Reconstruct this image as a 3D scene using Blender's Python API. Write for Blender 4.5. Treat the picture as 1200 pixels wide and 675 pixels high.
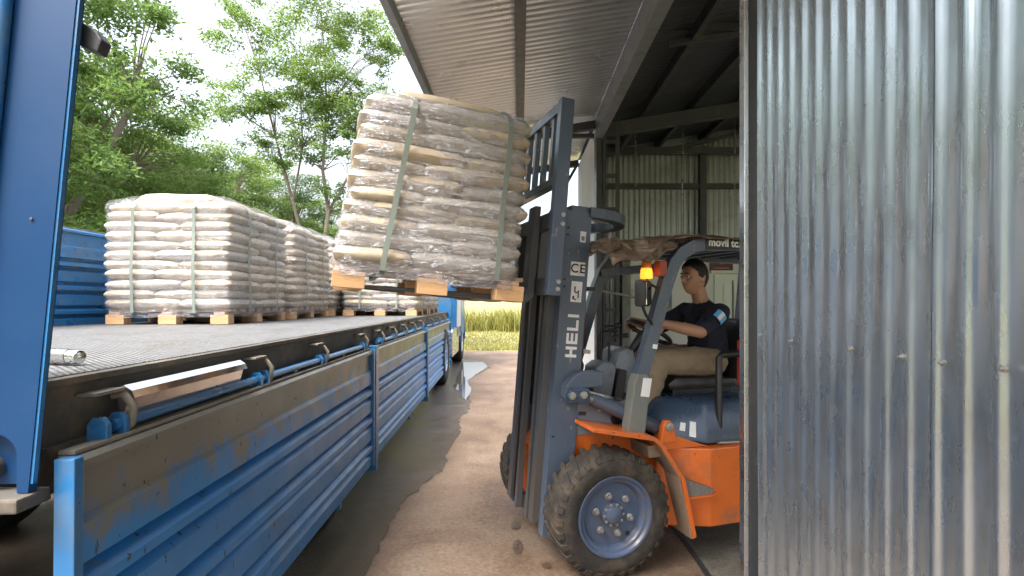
import bpy, bmesh, math, random
from mathutils import Matrix, Vector, noise, geometry
PI = math.pi
R = math.radians
for o in list(bpy.data.objects):
    bpy.data.objects.remove(o)
S = bpy.context.scene
C = S.collection
random.seed(7)

# ------------------------------------------------------------------ camera, sky, sun, exposure
FPX, VX, VY, CAMH = 640.0, 610.0, 350.0, 1.54      # focal length and vanishing point in photo pixels
cam = bpy.data.cameras.new('camera')
cam_o = bpy.data.objects.new('camera', cam)
C.objects.link(cam_o)
cam.sensor_width = 36.0
cam.lens = FPX / 1200 * 36
cam.shift_x = (600 - VX) / 1200
cam.shift_y = (VY - 337.5) / 1200
cam.clip_start = 0.05
cam.clip_end = 3000
cam_o.location = (0, 0, CAMH)
cam_o.rotation_euler = (R(90), 0, 0)
S.camera = cam_o

SUN_AZ, SUN_EL = R(222), R(60)      # azimuth from +Y towards +X
w = bpy.data.worlds.new('World')
S.world = w
w.use_nodes = True
nt = w.node_tree
nt.nodes.clear()
sky = nt.nodes.new('ShaderNodeTexSky')
sky.sky_type = 'NISHITA'
sky.sun_disc = False
sky.sun_elevation = SUN_EL
sky.sun_rotation = SUN_AZ
sky.air_density = 1.0
sky.dust_density = 8.0
sky.ozone_density = 0.8
bg = nt.nodes.new('ShaderNodeBackground')
bg.inputs[1].default_value = 0.15
wo = nt.nodes.new('ShaderNodeOutputWorld')
hz_ = nt.nodes.new('ShaderNodeHueSaturation')      # thin cloud: paler sky all round
hz_.inputs['Saturation'].default_value = 0.5
nt.links.new(sky.outputs[0], hz_.inputs['Color'])
nt.links.new(hz_.outputs[0], bg.inputs[0])
nt.links.new(bg.outputs[0], wo.inputs[0])
sun = bpy.data.lights.new('sun', 'SUN')
sun.energy = 0.5
sun.angle = R(30)
sun.color = (1.0, 0.97, 0.92)
sun_o = bpy.data.objects.new('sun', sun)
C.objects.link(sun_o)
sd = Vector((math.sin(SUN_AZ) * math.cos(SUN_EL), math.cos(SUN_AZ) * math.cos(SUN_EL), math.sin(SUN_EL)))
sun_o.rotation_euler = sd.to_track_quat('Z', 'Y').to_euler()
sun_o.location = sd * 60
S.view_settings.view_transform = 'Standard'
S.view_settings.look = 'None'
S.view_settings.gamma = 1
S.view_settings.exposure = 2.25
S.render.engine = 'CYCLES'
S.cycles.max_bounces = 8
S.cycles.transparent_max_bounces = 24


def at(px, py, Y):
    """photo pixel + distance -> world point"""
    return Vector(((px - VX) / FPX * Y, Y, CAMH - (py - VY) / FPX * Y))


# ------------------------------------------------------------------ materials
def N(t, typ, **kw):
    n = t.nodes.new(typ)
    for k, v in kw.items():
        setattr(n, k, v)
    return n


def pm(name, col, rough=0.5, metal=0.0, var=0.12, scale=5.0, bump=0.0, bscale=60.0, dirt=None, dscale=3.0,
       damt=0.5, coat=0.0, stretch=(1, 1, 1), rvar=0.1, spec=0.5, chips=None, island=0.0, zdirt=None):
    """procedural paint/metal/wood: base colour with broad variation, optional dirt patches, chips, bump"""
    m = bpy.data.materials.new(name)
    m.use_nodes = True
    t = m.node_tree
    b = t.nodes['Principled BSDF']
    L = t.links.new
    tc = N(t, 'ShaderNodeTexCoord')
    mp = N(t, 'ShaderNodeMapping')
    mp.inputs['Scale'].default_value = stretch
    L(tc.outputs['Object'], mp.inputs[0])
    n1 = N(t, 'ShaderNodeTexNoise')
    n1.inputs['Scale'].default_value = scale
    n1.inputs['Detail'].default_value = 6
    n1.inputs['Roughness'].default_value = 0.65
    L(mp.outputs[0], n1.inputs['Vector'])
    mx = N(t, 'ShaderNodeMix', data_type='RGBA')
    mx.inputs[6].default_value = tuple(c * (1 - var) for c in col) + (1,)
    mx.inputs[7].default_value = tuple(min(1, c * (1 + var)) for c in col) + (1,)
    L(n1.outputs[0], mx.inputs[0])
    out = mx.outputs[2]
    if island:
        g = N(t, 'ShaderNodeObjectInfo')
        hs = N(t, 'ShaderNodeHueSaturation')
        mr = N(t, 'ShaderNodeMapRange')
        mr.inputs[3].default_value = 1 - island
        mr.inputs[4].default_value = 1 + island
        L(g.outputs['Random'], mr.inputs[0])
        L(mr.outputs[0], hs.inputs['Value'])
        L(out, hs.inputs['Color'])
        out = hs.outputs[0]

    def patch(colr, sc, lo, hi, st=stretch, zramp=None):
        nonlocal out
        mp2 = N(t, 'ShaderNodeMapping')
        mp2.inputs['Scale'].default_value = st
        mp2.inputs['Location'].default_value = (3.1, 1.7, 5.3)
        L(tc.outputs['Object'], mp2.inputs[0])
        n = N(t, 'ShaderNodeTexNoise')
        n.inputs['Scale'].default_value = sc
        n.inputs['Detail'].default_value = 8
        n.inputs['Roughness'].default_value = 0.7
        L(mp2.outputs[0], n.inputs['Vector'])
        src = n.outputs[0]
        if zramp:
            sx = N(t, 'ShaderNodeSeparateXYZ')
            L(tc.outputs['Object'], sx.inputs[0])
            zr = N(t, 'ShaderNodeMapRange')
            zr.inputs[1].default_value, zr.inputs[2].default_value = zramp[0], zramp[1]
            zr.inputs[3].default_value, zr.inputs[4].default_value = zramp[2], zramp[3]
            L(sx.outputs[2], zr.inputs[0])
            ad = N(t, 'ShaderNodeMath', operation='ADD')
            L(src, ad.inputs[0])
            L(zr.outputs[0], ad.inputs[1])
            src = ad.outputs[0]
        r = N(t, 'ShaderNodeMapRange')
        r.inputs[1].default_value, r.inputs[2].default_value = lo, hi
        L(src, r.inputs[0])
        m2 = N(t, 'ShaderNodeMix', data_type='RGBA')
        m2.inputs[7].default_value = colr + (1,)
        L(r.outputs[0], m2.inputs[0])
        L(out, m2.inputs[6])
        out = m2.outputs[2]
        return r.outputs[0]

    if dirt:
        patch(dirt, dscale, 0.62 - 0.25 * damt, 0.75 - 0.05 * damt)
    if zdirt:
        patch(zdirt[0], zdirt[1], 0.42, 0.56, (1, 1.0, .6), zdirt[2])
    if chips:
        patch(chips, 17.0, 0.625, 0.64, (1, 1.6, .8))
    L(out, b.inputs['Base Color'])
    b.inputs['Metallic'].default_value = metal
    if rvar:
        n3 = N(t, 'ShaderNodeTexNoise')
        n3.inputs['Scale'].default_value = scale * 2.3
        n3.inputs['Detail'].default_value = 5
        L(mp.outputs[0], n3.inputs['Vector'])
        mr = N(t, 'ShaderNodeMapRange')
        mr.inputs[1].default_value, mr.inputs[2].default_value = 0.25, 0.75
        mr.inputs[3].default_value, mr.inputs[4].default_value = max(0.02, rough - rvar), min(1, rough + rvar)
        L(n3.outputs[0], mr.inputs[0])
        L(mr.outputs[0], b.inputs['Roughness'])
    else:
        b.inputs['Roughness'].default_value = rough
    b.inputs['Specular IOR Level'].default_value = spec
    b.inputs['Coat Weight'].default_value = coat
    b.inputs['Coat Roughness'].default_value = 0.12
    if bump:
        n4 = N(t, 'ShaderNodeTexNoise')
        n4.inputs['Scale'].default_value = bscale
        n4.inputs['Detail'].default_value = 6
        L(mp.outputs[0], n4.inputs['Vector'])
        bp = N(t, 'ShaderNodeBump')
        bp.inputs['Strength'].default_value = bump
        bp.inputs['Distance'].default_value = 0.02
        L(n4.outputs[0], bp.inputs['Height'])
        L(bp.outputs[0], b.inputs['Normal'])
    return m


DUST = (0.22, 0.17, 0.12)
M = {}
M['galv'] = pm('galvanised sheet', (0.47, 0.535, 0.60), 0.29, 0.85, 0.12, 6, 0.06, 9, dirt=(0.38, 0.40, 0.42), dscale=11, damt=0.45, stretch=(1, 1, .4), rvar=0.09)
M['galv_roof'] = pm('galvanised roof sheet', (0.62, 0.645, 0.67), 0.34, 0.8, 0.1, 2, 0.05, 9, dirt=(0.42, 0.39, 0.36), dscale=4, damt=0.2)
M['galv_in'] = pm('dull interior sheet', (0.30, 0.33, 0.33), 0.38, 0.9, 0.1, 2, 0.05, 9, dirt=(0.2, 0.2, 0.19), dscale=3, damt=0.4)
M['roof_in'] = pm('dark roof underside', (0.055, 0.06, 0.066), 0.6, 0.0, 0.1, 2)  # even dark base tone for the roof sheets over the hall
M['steel_dark'] = pm('dark painted steel', (0.035, 0.038, 0.042), 0.45, 0.0, 0.2, 6, dirt=(0.09, 0.075, 0.06), dscale=6, damt=0.3)
M['steel_grey'] = pm('grey primed steel', (0.20, 0.215, 0.225), 0.5, 0.2, 0.1, 4, dirt=(0.13, 0.11, 0.09), dscale=5, damt=0.3)
M['alu'] = pm('bright aluminium trim', (0.62, 0.62, 0.63), 0.3, 1.0, 0.06, 8)
M['chrome'] = pm('shiny folded steel', (0.8, 0.8, 0.8), 0.14, 1.0, 0.05, 6, 0.02, 20)
M['concrete'] = None
M['blue'] = pm('truck blue paint', (0.025, 0.165, 0.40), 0.32, 0.0, 0.14, 3, 0.03, 30, dirt=(0.12, 0.17, 0.21), dscale=2.5, damt=0.35, coat=0.25, chips=(0.03, 0.022, 0.02))
M['blue_panel'] = pm('truck panel blue paint with dust', (0.026, 0.215, 0.54), 0.42, 0.0, 0.14, 3, 0.04, 25, dirt=(0.08, 0.18, 0.30), dscale=2.2, damt=0.2, coat=0.15, chips=(0.03, 0.022, 0.02), zdirt=((0.185, 0.185, 0.16), 4.5, (-0.40, -0.04, -0.30, 0.18)))
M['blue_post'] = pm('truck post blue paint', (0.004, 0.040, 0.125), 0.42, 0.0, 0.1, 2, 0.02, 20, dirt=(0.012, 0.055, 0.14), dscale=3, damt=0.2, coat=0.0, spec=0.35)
M['frame_dirt'] = pm('dusty dark chassis', (0.085, 0.08, 0.07), 0.7, 0.0, 0.25, 6, 0.1, 40, dirt=DUST, dscale=4, damt=0.5)
M['dusty'] = pm('dust covered steel', (0.23, 0.205, 0.165), 0.75, 0.0, 0.22, 6, 0.1, 40, dirt=(0.11, 0.13, 0.14), dscale=5, damt=0.4)
M['deck'] = pm('worn steel deck plate', (0.135, 0.14, 0.145), 0.55, 0.1, 0.65, 22, 0.7, 45, dirt=(0.09, 0.08, 0.07), dscale=5, damt=0.6, stretch=(1, .5, 1))
def add_hatch(m_, sc, st_):
    """raised diamond tread on top of a finished material"""
    t = m_.node_tree
    b = t.nodes['Principled BSDF']
    tc = N(t, 'ShaderNodeTexCoord')
    prev = b.inputs['Normal'].links[0].from_socket
    for rot in (0.8, -0.8):
        mp = N(t, 'ShaderNodeMapping')
        mp.inputs['Rotation'].default_value = (0, 0, rot)
        t.links.new(tc.outputs['Object'], mp.inputs[0])
        wv = N(t, 'ShaderNodeTexWave')
        wv.inputs['Scale'].default_value = sc
        wv.inputs['Distortion'].default_value = 0.6
        t.links.new(mp.outputs[0], wv.inputs['Vector'])
        bp = N(t, 'ShaderNodeBump')
        bp.inputs['Strength'].default_value = st_
        bp.inputs['Distance'].default_value = 0.006
        t.links.new(wv.outputs[1], bp.inputs['Height'])
        t.links.new(prev, bp.inputs['Normal'])
        prev = bp.outputs[0]
    t.links.new(prev, b.inputs['Normal'])


add_hatch(M['deck'], 18, .7)
M['rubber'] = pm('dusty tyre rubber', (0.026, 0.023, 0.020), 0.8, 0.0, 0.3, 12, 0.15, 60, dirt=(0.10, 0.072, 0.048), dscale=8, damt=0.6)
M['rubber_dk'] = pm('truck tyre rubber', (0.02, 0.02, 0.02), 0.75, 0.0, 0.2, 10)
M['fl_blue'] = pm('forklift slate blue paint', (0.072, 0.097, 0.142), 0.38, 0.0, 0.12, 5, 0.02, 30, dirt=(0.14, 0.13, 0.12), dscale=5, damt=0.15, coat=0.2, chips=(0.2, 0.2, 0.2))
M['fl_rim'] = pm('forklift rim blue paint', (0.068, 0.098, 0.165), 0.42, 0.0, 0.2, 8, dirt=(0.13, 0.10, 0.075), dscale=7, damt=0.5, coat=0.1)
M['fl_hood'] = pm('forklift hood dark blue', (0.030, 0.055, 0.100), 0.28, 0.0, 0.08, 4, dirt=(0.09, 0.09, 0.09), dscale=6, damt=0.15, coat=0.4)
M['fl_inner'] = pm('greasy mast steel', (0.105, 0.11, 0.12), 0.42, 0.3, 0.25, 9, 0.05, 40, dirt=(0.11, 0.09, 0.07), dscale=6, damt=0.5, stretch=(1, 1, .2))
M['fl_black'] = pm('satin black', (0.016, 0.016, 0.017), 0.42, 0.0, 0.2, 10)
M['fl_grey'] = pm('grey green guard foot', (0.16, 0.175, 0.165), 0.5, 0.0, 0.15, 6, dirt=DUST, dscale=8, damt=0.4)
M['fl_gcowl'] = pm('cowl grey blue', (0.20, 0.225, 0.27), 0.45, 0.0, 0.12, 6, dirt=(0.12, 0.1, 0.09), dscale=6, damt=0.3)
M['orange'] = pm('forklift orange paint', (0.68, 0.145, 0.02), 0.4, 0.0, 0.14, 4, 0.02, 30, dirt=(0.30, 0.13, 0.06), dscale=4, damt=0.45, coat=0.25, chips=(0.18, 0.09, 0.05))
M['fender_in'] = pm('muddy fender underside', (0.24, 0.17, 0.12), 0.85, 0.0, 0.25, 9, 0.2, 60)
M['grip'] = pm('muddy step grip', (0.20, 0.18, 0.16), 0.9, 0.0, 0.5, 60, 0.6, 90)
M['bolt'] = pm('zinc bolts', (0.45, 0.44, 0.42), 0.45, 0.8, 0.2, 20, dirt=DUST, dscale=30, damt=0.5)
M['white'] = pm('white vinyl', (0.76, 0.77, 0.78), 0.45, 0.0, 0.05, 12, dirt=(0.45, 0.43, 0.4), dscale=14, damt=0.25)
M['black_ink'] = pm('black ink', (0.02, 0.02, 0.025), 0.5, 0.0, 0.05)
M['red'] = pm('red plastic', (0.42, 0.04, 0.03), 0.5, 0.0, 0.1)
M['hose'] = pm('red brown hose', (0.30, 0.07, 0.04), 0.55, 0.0, 0.2, 20)
M['sign'] = pm('dark red sign', (0.10, 0.02, 0.018), 0.5, 0.0, 0.15)
M['seat'] = pm('black seat vinyl', (0.018, 0.018, 0.018), 0.35, 0.0, 0.2, 8, 0.05, 60)
M['wood'] = pm('pale pallet wood', (0.56, 0.34, 0.17), 0.75, 0.0, 0.22, 5, 0.1, 40, dirt=(0.30, 0.19, 0.11), dscale=4, damt=0.35, stretch=(1, 6, 6), island=0.22)
M['wood2'] = pm('grey pallet boards', (0.47, 0.33, 0.23), 0.8, 0.0, 0.25, 5, 0.1, 40, dirt=(0.26, 0.2, 0.15), dscale=4, damt=0.4, stretch=(6, 1, 6), island=0.2)
M['strap'] = pm('grey green strap', (0.20, 0.235, 0.205), 0.45, 0.0, 0.12, 20)
M['skin'] = pm('tanned skin', (0.42, 0.23, 0.145), 0.5, 0.0, 0.08, 20)
M['hair'] = pm('black hair', (0.010, 0.009, 0.008), 0.5, 0.0, 0.3, 60, 0.4, 120)
M['shirt'] = pm('navy cotton', (0.011, 0.014, 0.030), 0.85, 0.0, 0.2, 12, 0.15, 14)
M['khaki'] = pm('khaki cotton', (0.27, 0.205, 0.135), 0.85, 0.0, 0.15, 10, 0.35, 13)
M['patch_b'] = pm('light blue badge', (0.13, 0.42, 0.78), 0.6, 0.0, 0.05)
M['tarp'] = None
M['wall_olive'] = pm('painted partition', (0.74, 0.76, 0.68), 0.7, 0.0, 0.06, 2, dirt=(0.3, 0.3, 0.26), dscale=2, damt=0.3)
M['door_pale'] = pm('pale green door', (0.72, 0.80, 0.66), 0.5, 0.0, 0.05, 3)
M['bark'] = pm('pale bark', (0.20, 0.165, 0.13), 0.9, 0.0, 0.3, 6, 0.4, 20, stretch=(3, 3, .6))
M['white_sheet'] = pm('white wall sheet', (0.72, 0.73, 0.72), 0.4, 0.0, 0.05, 2)  # near-white base for the wall sheets past the doorway
M['lamp_lens'] = pm('orange lens', (0.85, 0.2, 0.02), 0.2, 0.0, 0.02)
M['mirror'] = pm('mirror glass', (0.75, 0.77, 0.8), 0.03, 1.0, 0.02, rvar=0)
M['glass'] = pm('dark cab glass', (0.03, 0.04, 0.05), 0.06, 0.0, 0.02, rvar=0)
M['eye'] = pm('eye white', (0.32, 0.30, 0.28), 0.35, 0.0, 0.02)

m = bpy.data.materials.new('lit beacon')
m.use_nodes = True
b = m.node_tree.nodes['Principled BSDF']
b.inputs['Base Color'].default_value = (0.9, 0.3, 0.03, 1)
b.inputs['Emission Color'].default_value = (1.0, 0.30, 0.02, 1)
b.inputs['Emission Strength'].default_value = 0.55
M['beacon'] = m


def concrete_mat(name, c1, c2, c3, rough, wet=0.0, bumpy=0.12, fine=38):
    m = bpy.data.materials.new(name)
    m.use_nodes = True
    t = m.node_tree
    b = t.nodes['Principled BSDF']
    L = t.links.new
    tc = N(t, 'ShaderNodeTexCoord')
    n1 = N(t, 'ShaderNodeTexNoise')
    n1.inputs['Scale'].default_value = 1.3
    n1.inputs['Detail'].default_value = 9
    n1.inputs['Roughness'].default_value = 0.72
    n1.inputs['Distortion'].default_value = 0.6
    L(tc.outputs['Object'], n1.inputs['Vector'])
    cr = N(t, 'ShaderNodeValToRGB')
    e = cr.color_ramp.elements
    e[0].position, e[0].color = 0.32, c1 + (1,)
    e[1].position, e[1].color = 0.68, c3 + (1,)
    k = e.new(0.5)
    k.color = c2 + (1,)
    L(n1.outputs[0], cr.inputs[0])
    n2 = N(t, 'ShaderNodeTexNoise')
    n2.inputs['Scale'].default_value = fine
    n2.inputs['Detail'].default_value = 8
    n2.inputs['Roughness'].default_value = 0.75
    L(tc.outputs['Object'], n2.inputs['Vector'])
    mr = N(t, 'ShaderNodeMapRange')
    mr.inputs[1].default_value, mr.inputs[2].default_value = 0.3, 0.7
    mr.inputs[3].default_value, mr.inputs[4].default_value = 0.55, 1.38
    L(n2.outputs[0], mr.inputs[0])
    mul = N(t, 'ShaderNodeMix', data_type='RGBA', blend_type='MULTIPLY')
    mul.inputs[0].default_value = 1
    L(cr.outputs[0], mul.inputs[6])
    L(mr.outputs[0], mul.inputs[7])
    # tyre-swept pale streaks along the shed
    mp = N(t, 'ShaderNodeMapping')
    mp.inputs['Scale'].default_value = (2.6, 0.35, 1)
    mp.inputs['Rotation'].default_value = (0, 0, 0.2)
    L(tc.outputs['Object'], mp.inputs[0])
    n3 = N(t, 'ShaderNodeTexNoise')
    n3.inputs['Scale'].default_value = 1.4
    n3.inputs['Detail'].default_value = 7
    L(mp.outputs[0], n3.inputs['Vector'])
    r3 = N(t, 'ShaderNodeMapRange')
    r3.inputs[1].default_value, r3.inputs[2].default_value = 0.5, 0.75
    r3.inputs[4].default_value = 0.5
    L(n3.outputs[0], r3.inputs[0])
    m3 = N(t, 'ShaderNodeMix', data_type='RGBA')
    m3.inputs[7].default_value = tuple(min(1, c * 1.15 + .02) for c in c2) + (1,)
    L(r3.outputs[0], m3.inputs[0])
    L(mul.outputs[2], m3.inputs[6])
    L(m3.outputs[2], b.inputs['Base Color'])
    rr = N(t, 'ShaderNodeMapRange')
    rr.inputs[1].default_value, rr.inputs[2].default_value = 0.35, 0.65
    rr.inputs[3].default_value, rr.inputs[4].default_value = max(.03, rough - .1), min(1, rough + .12)
    L(n1.outputs[0], rr.inputs[0])
    L(rr.outputs[0], b.inputs['Roughness'])
    bp = N(t, 'ShaderNodeBump')
    bp.inputs['Strength'].default_value = bumpy
    bp.inputs['Distance'].default_value = 0.02
    L(n2.outputs[0], bp.inputs['Height'])
    L(bp.outputs[0], b.inputs['Normal'])
    return m


M['concrete'] = concrete_mat('dusty concrete', (0.092, 0.055, 0.033), (0.165, 0.112, 0.074), (0.225, 0.175, 0.132), 0.72)
M['wet'] = concrete_mat('wet concrete', (0.045, 0.029, 0.020), (0.085, 0.058, 0.041), (0.13, 0.098, 0.075), 0.12, bumpy=0.8, fine=70)
M['floor_in'] = concrete_mat('shed floor concrete', (0.085, 0.08, 0.068), (0.14, 0.135, 0.11), (0.20, 0.19, 0.155), 0.6)
M['spot'] = concrete_mat('damp spot', (0.075, 0.048, 0.032), (0.095, 0.063, 0.043), (0.12, 0.082, 0.058), 0.5)
M['water'] = pm('clear water film', (0.12, 0.11, 0.10), 0.04, 0.0, 0.02, rvar=0)
M['ground'] = concrete_mat('earth and short grass', (0.13, 0.14, 0.045), (0.22, 0.21, 0.08), (0.33, 0.26, 0.15), 0.9, bumpy=0.6)


def leaf_mat(name, c1, c2, trans=0.35):
    m = bpy.data.materials.new(name)
    m.use_nodes = True
    t = m.node_tree
    t.nodes.clear()
    L = t.links.new
    g = N(t, 'ShaderNodeNewGeometry')
    mx = N(t, 'ShaderNodeMix', data_type='RGBA')
    mx.inputs[6].default_value = c1 + (1,)
    mx.inputs[7].default_value = c2 + (1,)
    L(g.outputs['Random Per Island'], mx.inputs[0])
    d = N(t, 'ShaderNodeBsdfPrincipled')
    d.inputs['Roughness'].default_value = 0.5
    d.inputs['Specular IOR Level'].default_value = 0.35
    tr = N(t, 'ShaderNodeBsdfTranslucent')
    hs = N(t, 'ShaderNodeHueSaturation')
    hs.inputs['Hue'].default_value = 0.485
    hs.inputs['Value'].default_value = 1.5
    L(mx.outputs[2], d.inputs['Base Color'])
    L(mx.outputs[2], hs.inputs['Color'])
    L(hs.outputs[0], tr.inputs[0])
    ms = N(t, 'ShaderNodeMixShader')
    ms.inputs[0].default_value = trans
    L(d.outputs[0], ms.inputs[1])
    L(tr.outputs[0], ms.inputs[2])
    o = N(t, 'ShaderNodeOutputMaterial')
    L(ms.outputs[0], o.inputs[0])
    return m


M['leaf'] = leaf_mat('leaf mid green', (0.095, 0.17, 0.04), (0.19, 0.29, 0.08), .46)
M['leaf_dark'] = leaf_mat('leaf deep green', (0.075, 0.15, 0.038), (0.165, 0.265, 0.07), .45)
M['leaf_lime'] = leaf_mat('leaf lime green', (0.10, 0.17, 0.03), (0.20, 0.28, 0.06), .45)
M['cane'] = leaf_mat('dry cane blades', (0.14, 0.17, 0.04), (0.36, 0.33, 0.10))


def film_mat(name, lo, hi):
    m = bpy.data.materials.new(name)
    m.use_nodes = True
    t = m.node_tree
    t.nodes.clear()
    L = t.links.new
    tc = N(t, 'ShaderNodeTexCoord')
    mp = N(t, 'ShaderNodeMapping')
    mp.inputs['Scale'].default_value = (1, 1, 3.2)
    mp.inputs['Rotation'].default_value = (0.25, 0.35, 0)
    L(tc.outputs['Object'], mp.inputs[0])
    n = N(t, 'ShaderNodeTexNoise')
    n.inputs['Scale'].default_value = 9
    n.inputs['Detail'].default_value = 9
    n.inputs['Roughness'].default_value = 0.7
    n.inputs['Distortion'].default_value = 1.6
    L(mp.outputs[0], n.inputs['Vector'])
    mr = N(t, 'ShaderNodeMapRange')
    mr.inputs[1].default_value, mr.inputs[2].default_value = 0.42, 0.68
    mr.inputs[3].default_value, mr.inputs[4].default_value = lo, hi
    L(n.outputs[0], mr.inputs[0])
    n_w = N(t, 'ShaderNodeTexNoise')
    n_w.inputs['Scale'].default_value = 17
    n_w.inputs['Detail'].default_value = 4
    n_w.inputs['Distortion'].default_value = 2.6
    L(mp.outputs[0], n_w.inputs['Vector'])
    bp = N(t, 'ShaderNodeBump')
    bp.inputs['Strength'].default_value = 1.0
    bp.inputs['Distance'].default_value = 0.03
    L(n_w.outputs[0], bp.inputs['Height'])
    tr = N(t, 'ShaderNodeBsdfTransparent')
    tr.inputs[0].default_value = (0.97, 0.97, 0.98, 1)
    p = N(t, 'ShaderNodeBsdfPrincipled')
    p.inputs['Base Color'].default_value = (0.74, 0.76, 0.82, 1)
    p.inputs['Metallic'].default_value = 0.28
    p.inputs['Coat Weight'].default_value = 0.8
    p.inputs['Coat Roughness'].default_value = 0.04
    p.inputs['Roughness'].default_value = 0.16
    p.inputs['Specular IOR Level'].default_value = 0.8
    L(bp.outputs[0], p.inputs['Normal'])
    ms = N(t, 'ShaderNodeMixShader')
    L(mr.outputs[0], ms.inputs[0])
    L(tr.outputs[0], ms.inputs[1])
    L(p.outputs[0], ms.inputs[2])
    o = N(t, 'ShaderNodeOutputMaterial')
    L(ms.outputs[0], o.inputs[0])
    return m


M['film'] = film_mat('stretch film', 0.12, 0.78)
M['film_white'] = film_mat('heavier stretch film', 0.08, 0.45)
M['sack_tan'] = pm('tan paper sack', (0.45, 0.37, 0.265), 0.7, 0.0, 0.12, 5, 0.3, 14, dirt=(0.62, 0.55, 0.42), dscale=3, damt=0.4, island=0.14)
M['sack_pale'] = pm('pale woven sack', (0.47, 0.42, 0.35), 0.6, 0.0, 0.12, 5, 0.3, 14, dirt=(0.48, 0.38, 0.26), dscale=3, damt=0.4, island=0.12)

m = pm('crumpled brown sheet', (0.135, 0.092, 0.06), 0.4, 0.0, 0.45, 7, 0.9, 16, dirt=(0.38, 0.33, 0.26), dscale=6, damt=0.45, coat=0.3, stretch=(1, 1, 3))
M['tarp'] = m


# ------------------------------------------------------------------ mesh helpers
class MB:
    def __init__(self, mtx=None):
        self.v, self.f, self.m = [], [], mtx

    def add(self, vs, fs):
        n = len(self.v)
        for p in vs:
            p = Vector(p)
            self.v.append(self.m @ p if self.m else p)
        self.f += [tuple(i + n for i in f) for f in fs]
        return self

    def box(self, x0, x1, y0, y1, z0, z1):
        vs = [(x, y, z) for x in (x0, x1) for y in (y0, y1) for z in (z0, z1)]
        return self.add(vs, [(0, 1, 3, 2), (4, 6, 7, 5), (0, 4, 5, 1), (2, 3, 7, 6), (0, 2, 6, 4), (1, 5, 7, 3)])

    def prism(self, poly, axis, a, b):
        def P(u, w, h):
            return {'x': (h, u, w), 'y': (u, h, w), 'z': (u, w, h)}[axis]
        n = len(poly)
        vs = [P(u, w, a) for u, w in poly] + [P(u, w, b) for u, w in poly]
        fs = [tuple(range(n)), tuple(range(2 * n - 1, n - 1, -1))]
        fs += [(i, (i + 1) % n, n + (i + 1) % n, n + i) for i in range(n)]
        return self.add(vs, fs)

    def bar(self, p0, p1, wd, ht, up=(0, 0, 1)):
        p0, p1 = Vector(p0), Vector(p1)
        d = (p1 - p0).normalized()
        s = d.cross(Vector(up))
        if s.length < 1e-4:
            s = d.cross(Vector((0, 1, 0)))
        s.normalize()
        u = s.cross(d)
        vs = []
        for p in (p0, p1):
            for a, b_ in ((-1, -1), (1, -1), (1, 1), (-1, 1)):
                vs.append(p + s * a * wd / 2 + u * b_ * ht / 2)
        return self.add(vs, [(0, 3, 2, 1), (4, 5, 6, 7), (0, 1, 5, 4), (1, 2, 6, 5), (2, 3, 7, 6), (3, 0, 4, 7)])

    def tube(self, pts, r, n=8, caps=True, flat=None):
        pts = [Vector(p) for p in pts]
        k = len(pts)
        rs = r if isinstance(r, (list, tuple)) else [r] * k
        vs, fs = [], []
        ref = None
        for i, p in enumerate(pts):
            d = (pts[min(i + 1, k - 1)] - pts[max(i - 1, 0)]).normalized()
            if ref is None:
                ref = Vector((0, 0, 1)) if abs(d.z) < 0.9 else Vector((1, 0, 0))
            s = d.cross(ref).normalized()
            ref = s.cross(d).normalized()
            for j in range(n):
                a = 2 * PI * j / n
                vs.append(p + (s * math.cos(a) + ref * math.sin(a)) * rs[i])
        for i in range(k - 1):
            for j in range(n):
                fs.append((i * n + j, i * n + (j + 1) % n, (i + 1) * n + (j + 1) % n, (i + 1) * n + j))
        if caps:
            fs.append(tuple(range(n - 1, -1, -1)))
            fs.append(tuple((k - 1) * n + j for j in range(n)))
        return self.add(vs, fs)

    def lathe(self, prof, c, axis='y', n=32, closed=False):
        """prof: (radius, offset along axis)"""
        vs, fs = [], []
        c = Vector(c)
        for r, h in prof:
            for j in range(n):
                a = 2 * PI * j / n
                q = (r * math.cos(a), r * math.sin(a))
                vs.append(c + Vector({'y': (q[0], h, q[1]), 'z': (q[0], q[1], h), 'x': (h, q[0], q[1])}[axis]))
        k = len(prof)
        for i in range(k if closed else k - 1):
            for j in range(n):
                i2 = (i + 1) % k
                fs.append((i * n + j, i * n + (j + 1) % n, i2 * n + (j + 1) % n, i2 * n + j))
        if not closed:
            if prof[0][0] > 1e-5:
                fs.append(tuple(range(n)))
            if prof[-1][0] > 1e-5:
                fs.append(tuple((k - 1) * n + j for j in range(n)))
        return self.add(vs, fs)

    def mesh(self, name, mat, bev=0, smooth=0):
        me = bpy.data.meshes.new(name)
        me.from_pydata([tuple(p) for p in self.v], [], self.f)
        bm = bmesh.new()
        bm.from_mesh(me)
        bmesh.ops.recalc_face_normals(bm, faces=bm.faces)
        if bev:
            bmesh.ops.bevel(bm, geom=list(bm.edges), offset=bev, segments=2, affect='EDGES', profile=0.6, clamp_overlap=True)
        bm.to_mesh(me)
        bm.free()
        me.materials.append(mat)
        if smooth:
            for p in me.polygons:
                p.use_smooth = True
            me.set_sharp_from_angle(angle=R(smooth))
        return me

    def build(self, name, mat, parent=None, bev=0, smooth=0):
        return link(name, self.mesh(name, mat, bev, smooth), parent)


def link(name, me, parent=None):
    o = bpy.data.objects.new(name, me)
    C.objects.link(o)
    o.parent = parent
    return o


def tag(o, label, cat, group=None):
    o['label'] = label
    o['category'] = cat
    if group:
        o['group'] = group
    return o


def thing(name, label, cat, loc=(0, 0, 0), rot=(0, 0, 0), group=None, mtx=None):
    o = link(name, None)
    if mtx is not None:
        o.matrix_world = mtx
    else:
        o.location, o.rotation_euler = loc, rot
    return tag(o, label, cat, group)


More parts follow.
